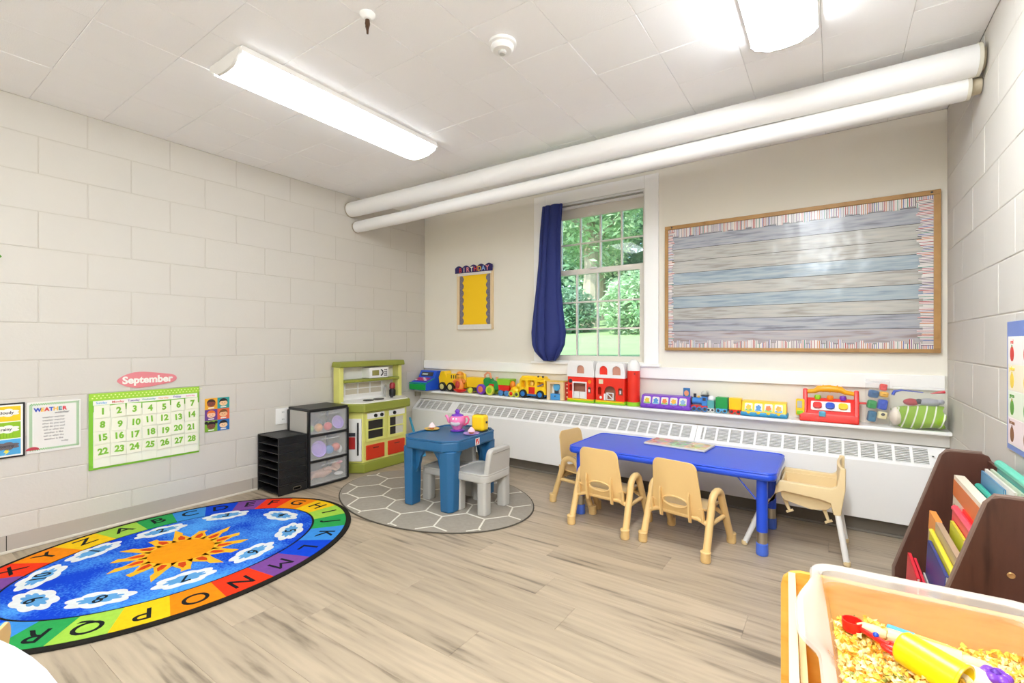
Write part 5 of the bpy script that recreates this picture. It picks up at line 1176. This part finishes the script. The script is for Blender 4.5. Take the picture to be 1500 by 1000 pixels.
# yellow wagon
def wagon(name, label, x, w, col, wc, h0, h1, y=3.395, wr=.026, wz=.026):
    t = toy(name, label, 'toy wagon', x, y); obj('box', MB().prism([(-w, h0), (w, h0), (w + .006, h1), (-w - .006, h1)], -.045, .045, 'xz', bev=.004), col, t)
    bx('load_well', mat('well_shade_' + col.name, [c * .8 for c in (.8, .6, .1)], .6) if False else col, t, -w + .008, w - .008, -.034, .034, h1, h1 + .003, .001)
    for xx in (-w * .6, w * .6): wheel(t, xx, -.04, wz, wr, .02, wc, wc); wheel(t, xx, .04, wz, wr, .02, wc, wc)
    bx('axle_bar', M_ink, t, -w * .7, w * .7, -.03, .03, wz - .006, h0 + .002, .002); return t
M_hubl = mat('lime_yellow', '#d7e04a', .35)
wagon('toy_wagon', 'yellow toy wagon with lime wheels behind the orange figure', -2.735, .098, M_yel, M_hubl, .055, .145, 3.41)
# green tractor
tr = toy('toy_tractor', 'green toy tractor with a purple rear wheel and lime front wheel', 'toy tractor', -2.555, 3.385)
obj('hood', MB().prism([(-.06, .055), (-.075, .13), (-.05, .155), (-.01, .15), (.01, .125), (.10, .125), (.108, .05), (.05, .04)], -.036, .036, 'xz', bev=.008), M_green, tr)
for k in range(3): bx('grille_bar', mat('green_dark', '#157a38', .4), tr, .104, .1105, -.03, .03, .06 + k * .02, .068 + k * .02, .002)
obj('seat_hoop', MB().tube([(-.075, 0, .13), (-.078, 0, .175), (-.05, 0, .195), (-.02, 0, .19), (-.008, 0, .14)], .010, 8), mat('peach_plastic', '#f2a27a', .35), tr)
obj('stack', MB().cyl((.06, 0, .12), (.06, 0, .162), .011, .013, 12), mat('peach_plastic', '#f2a27a', .35), tr)
obj('engine_block', MB().box(.0, .05, -.042, -.03, .07, .10, .003), M_red, tr)
wheel(tr, -.078, -.052, .048, .048, .032, M_purple, mat('coral_hub', '#f0805c', .4)); wheel(tr, -.078, .045, .048, .048, .032, M_purple, mat('coral_hub', '#f0805c', .4)); wheel(tr, .022, -.055, .044, .044, .026, M_hubl, M_lime); wheel(tr, .022, .045, .044, .044, .026, M_hubl, M_lime)
wg = wagon('toy_cart', 'red toy cart with a lime tray and blue wheels behind the tractor', -2.395, .055, M_red, mat('blue_wheel', '#4a86c4', .35), .045, .095, 3.39, .026)
obj('tray', MB().prism([(-.062, .095), (.062, .095), (.075, .15), (-.075, .15)], -.05, .05, 'xz', bev=.005), M_lime, wg)
ym = toy('toy_duck', 'small yellow wheeled toy animal in front of the yellow bus', 'toy', -2.285, 3.37)
obj('body', MB().sph((0, 0, .055), (.048, .032, .035)), M_yel, ym); obj('head', MB().sph((.038, -.005, .095), (.024, .022, .024)), M_yel, ym); obj('back_hump', MB().sph((-.03, 0, .10), (.028, .025, .035)), M_orange, ym)
wheel(ym, -.022, -.032, .028, .028, .014, M_hubl, M_red); wheel(ym, .035, -.032, .024, .024, .014, M_hubl, M_ink)
# yellow bus
bs = toy('toy_bus', 'yellow toy school bus with a red door and blue wheels', 'toy bus', -2.098, 3.39)
bo = [(-.128, .035), (-.128, .15), (-.115, .172), (.115, .165), (.128, .15), (.128, .095), (.132, .085), (.132, .035)]
obj('body', MB().prism(bo, -.05, .05, 'xz', bev=.004, holes=[rrect(-.11, -.062, .085, .145, .012, 3), rrect(-.045, .025, .105, .15, .014, 3), rrect(.048, .115, .10, .14, .01, 3)]), M_yel, bs)
obj('roof_ridge', MB().prism([(-.122, .168), (.115, .165), (.10, .185), (-.108, .188)], -.04, .04, 'xz', bev=.006), M_yel, bs)
bx('door', M_red, bs, -.032, .028, -.0525, -.049, .038, .095, .003); bx('chassis', mat('bus_blue', '#2b6fb4', .4), bs, -.12, .125, -.048, .048, .018, .038, .004)
bx('inner_wall', mat('bus_inner', '#e9bd3a', .5), bs, -.11, .115, -.002, .002, .08, .155, 0)
obj('rider', MB().sph((-.01, -.03, .12), (.018, .016, .02)), mat('rider_yellow', '#efc35a', .4), bs)
obj('windshield_mark', MB().tube([(.055, -.051, .105), (.085, -.052, .112), (.112, -.052, .125)], .004, 6), mat('mark_blue', '#3a6fb8', .4), bs)
for x in (.055, .10): obj('roof_lamp', MB().sph((x, -.035, .184), .009, 10, 8), M_ink, bs)
for x in (-.085, .085): wheel(bs, x, -.052, .036, .036, .024, M_tyre, mat('hub_blue', '#2f7fd0', .4)); wheel(bs, x, .046, .036, .036, .024, M_tyre, mat('hub_blue', '#2f7fd0', .4))
# wooden block house
wh = toy('toy_block_house', 'natural wooden toy arch block with a blue front between bus and barn', 'toy', -1.876, 3.385)
M_blk = wood_mat('pale_block', '#dcb47c', '#efd3a4', .5, (12, 12, 2))
obj('frame', MB().prism([(-.078, .001), (-.046, .001), (-.046, .132), (.046, .132), (.046, .001), (.078, .001), (.078, .150), (-.078, .150)], -.045, .045, 'xz', bev=.003), M_blk, wh)
bx('roof_edge', mat('soft_yellow', '#f0c95c', .4), wh, -.082, .082, -.047, .047, .150, .156, .002)
bx('white_back', M_white, wh, -.045, .045, -.01, -.004, .003, .131, 0); bx('blue_drawer', mat('drawer_blue', '#4a9bdc', .4), wh, -.044, .044, -.044, -.012, .003, .052, .003)
bx('dark_slot', M_ink, wh, -.02, .018, -.02, -.011, .054, .082, .002); obj('blue_disc', MB().lathe([(.03, -.004), (.03, .008), (.024, .012), (0, .012)], seg=20, M=Matrix.Rotation(PI / 2, 4, 'X'), c=(0, -.012, .105)), M_sky, wh); obj('knob', MB().sph((0, -.046, .033), .005, 8, 6), M_ink, wh)
rbk = toy('toy_domino', 'narrow dark red toy block with light spots left of the barn', 'toy', -1.785, 3.41)
bx('block', mat('brick_red', '#b3261e', .4), rbk, -.02, .02, -.04, .04, .001, .148, .003)
for z in (.03, .065, .10, .13): obj('spot', MB().lathe([(.007, 0), (.006, .0015), (0, .0015)], seg=10, M=Matrix.Rotation(PI / 2, 4, 'X'), c=(.004, -.04, z)), mat('spot_cream', '#efd9b8', .5), rbk)
# barns
M_barn = mat('barn_red', '#ec2f1c', .35); M_roof = mat('barn_roof', '#f3f1ee', .35); M_in = mat('barn_inside', '#c98f78', .6)
def barn(name, label, x, w, kind):
    t = toy(name, label, 'toy barn', x, 3.40)
    obj('base', MB().box(-w - .004, w + .004, -.062, .06, .001, .028, .004), M_lime, t); bx('base_lip', M_yel, t, -w, w, -.0645, -.061, .017, .027, .001)
    if kind == 0: holes = [[(-.062, .03), (.045, .03), (.045, .152), (-.062, .152)], arch(-.098, -.076, .085, .14), arch(.062, .088, .075, .125)]
    else: holes = [arch(-.045, .045, .03, .14), arch(-.098, -.07, .07, .13), arch(.066, .10, .075, .13)]
    fw = obj('front_wall', MB().prism([(-w, .027), (w, .027), (w, .202), (-w, .202)], -.056, -.046, 'xz', bev=.001, holes=holes), M_barn, t)
    bx('rear_wall', M_barn, t, -w, w, .044, .054, .027, .202, .001); bx('inner_floor', M_in, t, -w + .01, w - .01, .02, .044, .028, .2, 0)
    for s in (-1, 1): bx('end_wall', M_barn, t, s * w - (.01 if s > 0 else 0), s * w + (.01 if s < 0 else 0), -.046, .044, .027, .202, .001)
    # gambrel roof with an arched front opening
    rh = .328 if kind == 0 else .318; wn_ = [arch(-.032, .032, .228, .292)] if kind == 0 else [arch(-.085, -.02, .225, .292), arch(.02, .085, .225, .292)]
    rf = obj('roof', MB().prism([(-w - .006, .20), (w + .006, .20), (w + .006, .235), (w - .004, rh - .012), (w - .02, rh), (-w + .02, rh), (-w + .004, rh - .012), (-w - .006, .235)], -.060, -.046, 'xz', bev=.002, holes=wn_), M_roof, t)
    obj('roof_slope', MB().prism([(-.046, .20), (.058, .20), (.058, .24), (.035, rh - .01), (-.02, rh), (-.046, rh - .004)], -w, w, 'yz', bev=.003), M_roof, t)
    for h in wn_:
        xs = [p[0] for p in h]; bx('loft_back', M_in if kind == 0 or min(xs) > 0 else M_barn, rf, min(xs) - .002, max(xs) + .002, -.0475, -.0462, .224, .294, 0)
    if kind == 0:
        obj('door_frame', MB().prism([(-.070, .028), (-.060, .028), (-.060, .150), (.043, .150), (.043, .028), (.053, .028), (.053, .162), (-.070, .162)], -.059, -.054, 'xz', bev=.001), M_white, t)
        for a, b in ((-.058, -.010), (-.006, .041)): bx('half_door', M_white, t, a, b, -.058, -.05, .03, .084, .002)
        obj('cow_sign', MB().lathe([(.016, 0), (.016, .002), (0, .0025)], seg=18, M=Matrix.Rotation(PI / 2, 4, 'X'), c=(-.088, -.056, .165)), M_ink, t); obj('sun_sticker', MB().lathe([(.015, 0), (.014, .002), (0, .0025)], seg=18, M=Matrix.Rotation(PI / 2, 4, 'X'), c=(.078, -.056, .165)), M_orange, t)
        bx('sticker', M_white, t, .068, .08, -.0575, -.056, .085, .105, 0)
    else:
        gt = obj('gate', MB().prism([(-.028, .034), (.03, .034), (.03, .09), (-.028, .09)], -.06, -.053, 'xz', holes=[[(-.021, .041), (.023, .041), (.023, .083), (-.021, .083)]]), M_white, t); obj('gate_brace', MB().tube([(-.022, -.0565, .082), (.024, -.0565, .042)], .004, 6), M_white, gt)
        bx('side_gate', M_white, t, -.05, -.034, -.058, -.05, .03, .08, .002); bx('note_sticker', mat('note_cream', '#efe6c0', .5), t, -.09, -.055, -.0575, -.056, .155, .188, 0); bx('sticker', M_white, t, .078, .088, -.0575, -.056, .085, .11, 0)
        obj('star_sticker', MB().lathe([(.011, 0), (.01, .002), (0, .0025)], seg=8, M=Matrix.Rotation(PI / 2, 4, 'X'), c=(-.075, -.056, .05)), M_paper, t)
    return t
barn('toy_barn', 'red toy barn half with white double doors under the window', -1.648, .112, 0)
barn('toy_barn', 'red toy barn half with an arched gate, next to the silo', -1.402, .114, 1)
sl_ = toy('toy_silo', 'red toy silo with a white domed cap right of the barn', 'toy', -1.233, 3.39)
obj('base', MB().lathe([(.05, .001), (.05, .028), (.046, .03)], seg=24), M_lime, sl_); obj('tower', MB().lathe([(.046, .03), (.046, .262), (.043, .266)], seg=28), M_barn, sl_); obj('cap', MB().lathe([(.047, .262), (.047, .29), (.040, .32), (.024, .34), (0, .346)], seg=28), M_roof, sl_); bx('peg', M_ink, sl_, .02, .028, -.048, -.042, .235, .243, .002)
# purple pop-up toy
def popup(label, x, w, mainc, basec, n, cardc, y=3.375):
    t = toy('pop_up_toy', label, 'toy', x, y)
    obj('base', MB().box(-w, w, -.055, .05, .001, .03, .010, seg=3), basec, t)
    obj('housing', MB().prism([(-.052, .025), (-.030, .092), (.035, .098), (.045, .025)], -w + .006, w - .006, 'yz', bev=.006, seg=3), mainc, t)
    Mf = Matrix.Translation((0, -.041, .058)) @ Matrix.Rotation(-math.atan2(.022, .067), 4, 'X')
    st = 2 * (w - .02) / n
    for k in range(n):
        xx = -w + .02 + st * (k + .5); wd = obj('flap', MB().prism(rrect(xx - st * .40, xx + st * .40, -.026, .026, .008, 3), -.004, .0, 'xz', bev=.001, M=Mf), mat('flap_pale', '#e6e2d6', .5), t)
        obj('animal_print', MB().prism(cloud(xx, -.002, st * .26, .017, 5, .2, 24, k), -.0052, -.004, 'xz', M=Mf), mat('print_' + str(k), cardc[k], .5), wd); obj('print_ground', MB().prism([(xx - st * .36, -.024), (xx + st * .36, -.024), (xx + st * .3, -.012), (xx - st * .3, -.014)], -.0048, -.004, 'xz', M=Mf), mat('print_g' + str(k % 2), ('#7fbf5a', '#62b0d8')[k % 2], .5), wd)
        obj('button', MB().sph((xx, -.05, .024), (.012, .008, .010), 10, 8), mainc, t)
    return t
PC = ['#e2c23c', '#4f8fc8', '#ea7a3a', '#f0b23a', '#86a6d0']
pp = popup('purple pop-up animal toy right of the silo, one blue lid raised', -.986, .176, M_purple, M_purple, 5, PC, 3.375)
rl = obj('raised_lid', MB().box(.115, .162, .0, .006, .085, .155, .003), mat('lid_blue', '#2f6fa8', .4), pp); obj('lid_print', MB().prism(ell(.138, .118, .016, .02, 14), -.0015, 0, 'xz'), mat('lid_peach', '#eda070', .5), rl)
popup('yellow pop-up animal toy on a blue base, right of the small train', -.368, .132, M_yel, mat('pop_base_blue', '#3a9ac4', .35), 4, ['#8fb4a0', '#e0673a', '#4f78c0', '#e04a5a'], 3.375)
# little train
en = toy('toy_engine', 'small blue toy steam engine on a red frame', 'toy train', -.758, 3.385)
M_eb = mat('engine_blue', '#3f86d0', .35)
bx('frame', M_red, en, -.055, .05, -.028, .028, .022, .040, .003)
obj('boiler', MB().tube([(-.05, 0, .07), (.015, 0, .07)], .024, 16), M_eb, en); bx('cab', M_eb, en, .012, .048, -.027, .027, .04, .105, .004); bx('cab_roof', M_ink, en, .008, .053, -.031, .031, .104, .112, .003)
obj('smokebox', MB().tube([(-.062, 0, .07), (-.048, 0, .07)], .0255, 16), M_ink, en); obj('funnel', MB().cyl((-.036, 0, .09), (-.036, 0, .118), .008, .010, 12), M_ink, en); obj('dome', MB().sph((-.012, 0, .096), (.009, .009, .010), 10, 8), mat('brass_yellow', '#e0b23a', .3), en); bx('cab_window', M_ink, en, .020, .040, -.0282, -.0268, .075, .095, 0)
for x in (-.035, 0, .035): wheel(en, x, -.03, .018, .017, .008, mat('engine_wheel', '#3a78b8', .4), M_ink)
obj('coupling', MB().cyl((.05, 0, .028), (.066, 0, .028), .004, seg=8), M_ink, en)
tn = toy('toy_tender', 'small pale teal toy tender with a white load behind the blue engine', 'toy train', -.69, 3.40)
bx('box', mat('pale_teal', '#5aa9a8', .4), tn, -.022, .022, -.026, .026, .026, .078, .003); obj('load', MB().sph((0, 0, .088), (.026, .026, .022)), M_white, tn)
for x in (-.012, .012): wheel(tn, x, -.026, .014, .013, .008, M_white, M_ink)
for nm, lab, x, m, wm in (('toy_freight_car', 'small green toy freight car on blue wheels', -.618, M_green, M_sky), ('toy_freight_car', 'small yellow toy freight car on a red base beside the yellow pop-up toy', -.536, M_yel, M_red)):
    c = toy(nm, lab, 'toy train', x, 3.385); bx('box', m, c, -.037, .037, -.03, .03, .030, .106, .004); bx('chassis', wm, c, -.034, .034, -.026, .026, .016, .031, .002)
    for xx in (-.02, .02): wheel(c, xx, -.027, .0165, .0155, .01, wm, M_ink)
    obj('coupling', MB().cyl((.034, 0, .022), (.046, 0, .022), .004, seg=8), M_ink, c)
pf = toy('toy_sheep', 'small white fluffy toy animal behind the blue engine', 'toy', -.745, 3.445); obj('body', MB().sph((0, 0, .115), (.022, .015, .02)), mat('soft_grey', '#c9c8c0', .8), pf); obj('stand', MB().lathe([(.014, .001), (.008, .05), (.008, .1)], seg=12), M_white, pf); obj('head', MB().sph((.022, -.004, .128), (.011, .01, .011), 10, 8), mat('soft_grey', '#c9c8c0', .8), pf)
# red workbench toy
wb_ = toy('toy_workbench', 'red toy workbench with a yellow carry handle and three pegs', 'toy', -.028, 3.38)
obj('base', MB().prism([(-.062, .001), (.055, .001), (.055, .03), (-.055, .05)], -.145, .145, 'yz', bev=.006), M_red, wb_)
obj('sloped_panel', MB().prism([(-.055, .045), (.01, .135), (.035, .135), (.035, .03)], -.108, .126, 'yz', bev=.004), M_red, wb_)
Mw = Matrix.Translation((0, -.024, .0915)) @ Matrix.Rotation(math.atan2(.09, .065) - PI / 2, 4, 'X')
wp = obj('white_panel', MB().prism(rrect(-.088, .106, -.03, .03, .004, 2), -.0045, .0, 'xz', M=Mw), M_white, wb_)
for k, (cc, c2) in enumerate(((M_red, M_lime), (M_blue, M_orange), (M_yel, M_purple))):
    xx = -.055 + .063 * k
    pg = obj('peg_block', MB().prism(cloud(xx, -.002, .024, .021, 4, .08, 24), -.02, -.0045, 'xz', bev=.003, M=Mw), cc, wb_); obj('peg_cap', MB().lathe([(.014, .128), (.018, .142), (.014, .154), (0, .156)], (xx, .012, 0), 16), c2, pg)
obj('clip', MB().cbox((-.03, -.062, .05), (.034, .02, .03), (.3, 0, 0), .006), mat('clip_blue', '#6cc0dc', .35), wb_)
for x in (-.118, .135): obj('post', MB().prism([(-.05, .03), (-.012, .188), (.012, .192), (.04, .03)], x - .012, x + .012, 'yz', bev=.005), M_red, wb_)
hn = obj('handle', MB().tube([(-.118, 0, .172), (-.07, 0, .178), (-.05, 0, .192), (.0, 0, .196), (.06, 0, .192), (.08, 0, .178), (.135, 0, .168)], [.012, .014, .019, .021, .019, .014, .012], 12), mat('handle_amber', '#f3ad18', .35), wb_)
for k in range(3): obj('grip_ring', MB().tube([(-.03 + k * .035, 0, .195), (-.024 + k * .035, 0, .195)], .0225, 14), mat('handle_amber', '#f3ad18', .35), hn)
st = obj('side_gauge', MB().prism(rrect(-.165, -.12, .03, .13, .008, 3), -.05, -.03, 'xz', bev=.002), M_yel, wb_); bx('gauge_window', mat('gauge_grey', '#b9b8ae', .4), st, -.158, -.132, -.052, -.0495, .075, .118, .003); bx('gauge_button', M_lime, st, -.160, -.128, -.056, -.049, .036, .060, .004)
obj('hammer_rod', MB().tube([(.135, .02, .118), (.185, .02, .118)], .006, 8), M_red, wb_)
# clear bags
M_bag = mat('clear_bag', '#f4f4f4', .12, alpha=.09)
tb = toy('toy_bag', 'tall clear zip bag holding small plastic toys at the right end of the shelf', 'bag', .203, 3.385)
def bagfn(w, d, h, ph):
    def f(u, v):
        t = 2 * PI * u; k = (math.sin(PI * min(1, v * 1.25 + .12)) ** .5 if v < .7 else 1) if False else 1 - .9 * max(0, (v - .72) / .28) ** 1.3
        return (w * math.copysign(abs(math.cos(t)) ** .6, math.cos(t)) * (1 + .04 * math.sin(9 * v + ph)), d * k * math.copysign(abs(math.sin(t)) ** .7, math.sin(t)) * (1 + .12 * math.sin(5 * t + ph + 6 * v)), .004 + h * v)
    return f
obj('film', MB().grid(bagfn(.055, .042, .258, 1), 36, 18, closed_u=True), M_bag, tb)
obj('zip_strip', MB().box(-.054, .054, -.003, .003, .238, .252, .001), mat('zip_film', '#efefef', .3, alpha=.5), tb)
for lab, x, y, z, r, m, cat in (('teal toy block low in the tall clear bag', -.026, -.008, .05, (.024, .022, .036), mat('block_teal', '#1f6f94', .35), 'toy'), ('green toy block in the middle of the tall clear bag', -.026, -.008, .118, (.026, .022, .028), M_green, 'toy'), ('dark blue toy block high in the tall clear bag', -.018, -.008, .178, (.028, .022, .026), mat('block_navy', '#1f5a8c', .35), 'toy'),
                           ('royal blue toy car in the tall clear bag', .022, -.01, .12, (.026, .02, .034), M_blue, 'toy car'), ('yellow toy ring high in the tall clear bag', .028, -.01, .178, (.024, .02, .018), mat('ring_yellow', '#efb428', .35), 'toy'), ('red toy peg at the top of the tall clear bag', .026, -.004, .218, (.020, .016, .022), M_red, 'toy'), ('white and yellow toy dog low in the tall clear bag', .02, -.014, .06, (.026, .02, .024), mat('dog_cream', '#efe3b0', .4), 'toy')):
    t = thing('bagged_toy', lab, cat, (.203 + x, 3.385 + y, SZ_ + z), .2); mb = MB(); mb.cbox((0, 0, 0), [k * 1.7 for k in r], (0, .15, 0), min(r) * .5, 3); obj('body', mb, m, t); obj('stud', MB().sph((0, -r[1] * .75, r[2] * .25), (r[0] * .4, r[1] * .35, r[2] * .35), 10, 8), M_ink if 'dog' in lab else m, t)
pb_ = toy('blanket_bag', 'wide clear zip bag stuffed with a green striped cloth at the shelf corner', 'bag', .378, 3.37)
def sack(w, d, h, cx=0):
    def f(u, v):
        t = 2 * PI * u; k = math.sin(PI * (.12 + .8 * v)) ** .5 if v < .62 else max(.05, math.sin(PI * (.12 + .8 * .62)) ** .5 * (1 - (v - .62) / .38) ** .8)
        return (cx + w * math.copysign(abs(math.cos(t)) ** .7, math.cos(t)) * (1 - .12 * v) * (1 + .03 * math.sin(8 * v + 3 * t)), d * k * math.copysign(abs(math.sin(t)) ** .8, math.sin(t)) * (1 + .08 * math.sin(4 * t + 5 * v)), .002 + h * v)
    return f
obj('film', MB().grid(sack(.128, .085, .225), 48, 22, closed_u=True), M_bag, pb_)
obj('blue_print', MB().tube([(-.108, -.01, .18), (-.10, -.012, .20), (-.07, -.012, .208), (.02, -.012, .200)], [.008, .008, .004, .002], 8), mat('print_blue', '#2f4fc0', .4), pb_); obj('red_print', MB().tube([(.05, -.012, .196), (.09, -.012, .205), (.108, -.012, .208)], [.002, .007, .008], 8), mat('print_red', '#d02434', .4), pb_)
cl_ = thing('green_cloth', 'folded lime green cloth with white stripes inside the clear bag', 'cloth', (.378, 3.365, SZ_ + .004))
def clothfn(u, v):
    t = 2 * PI * u; w = .112 * (1 - .10 * max(0, v)); x = -w + 2 * w * v
    r = 1 + .10 * math.sin(3 * t + 4 * v) + .05 * math.sin(9 * v + t); return (x + .006 * math.sin(5 * t), .066 * math.cos(t) * r * min(1, .55 + 2.2 * v * (1.25 - v)), .062 + .060 * math.sin(t) * r * min(1, .6 + 2 * v * (1.2 - v)))
mb = MB(); mb.grid(clothfn, 30, 26, closed_u=True)
m = bpy.data.materials.new('striped_cloth'); m.use_nodes = True; nt = m.node_tree; b = nt.nodes['Principled BSDF']; b.inputs['Roughness'].default_value = .8
tc = nt.nodes.new('ShaderNodeTexCoord'); sp = nt.nodes.new('ShaderNodeSeparateXYZ'); nt.links.new(tc.outputs['Object'], sp.inputs[0]); ad = nt.nodes.new('ShaderNodeMath'); ad.operation = 'MULTIPLY_ADD'; ad.inputs[1].default_value = -.25; nt.links.new(sp.outputs[2], ad.inputs[0]); nt.links.new(sp.outputs[0], ad.inputs[2])
mu = nt.nodes.new('ShaderNodeMath'); mu.operation = 'MULTIPLY'; mu.inputs[1].default_value = 26; nt.links.new(ad.outputs[0], mu.inputs[0]); fr = nt.nodes.new('ShaderNodeMath'); fr.operation = 'FRACT'; nt.links.new(mu.outputs[0], fr.inputs[0]); gt = nt.nodes.new('ShaderNodeMath'); gt.operation = 'LESS_THAN'; gt.inputs[1].default_value = .17; nt.links.new(fr.outputs[0], gt.inputs[0])
mx = nt.nodes.new('ShaderNodeMix'); mx.data_type = 'RGBA'; nt.links.new(gt.outputs[0], mx.inputs[0]); mx.inputs[6].default_value = lin('#8fb82c'); mx.inputs[7].default_value = lin('#e9eed8'); nt.links.new(mx.outputs[2], b.inputs['Base Color'])
obj('fold', mb, m, cl_, sharp=60); obj('white_hem', MB().sph((-.095, -.012, .06), (.03, .055, .05)), mat('cream_cloth', '#e9dfd0', .8), cl_)
for lab, x, z, r, m, nm in (('dark red and black soft toy on top of the green cloth', -.03, .145, (.035, .025, .02), mat('toy_maroon', '#b02a34', .6), 'soft_toy'), ('grey soft toy under the film of the clear bag', .045, .148, (.05, .03, .022), mat('toy_grey', '#a9aab2', .8), 'soft_toy')):
    t = thing(nm, lab, 'soft toy', (.378 + x, 3.36, SZ_ + z)); obj('body', MB().sph((0, 0, 0), r), m, t); obj('head', MB().sph((r[0] * .9, -.008, .006), (.016, .015, .015), 10, 8), M_ink if 'dark' in lab else m, t)
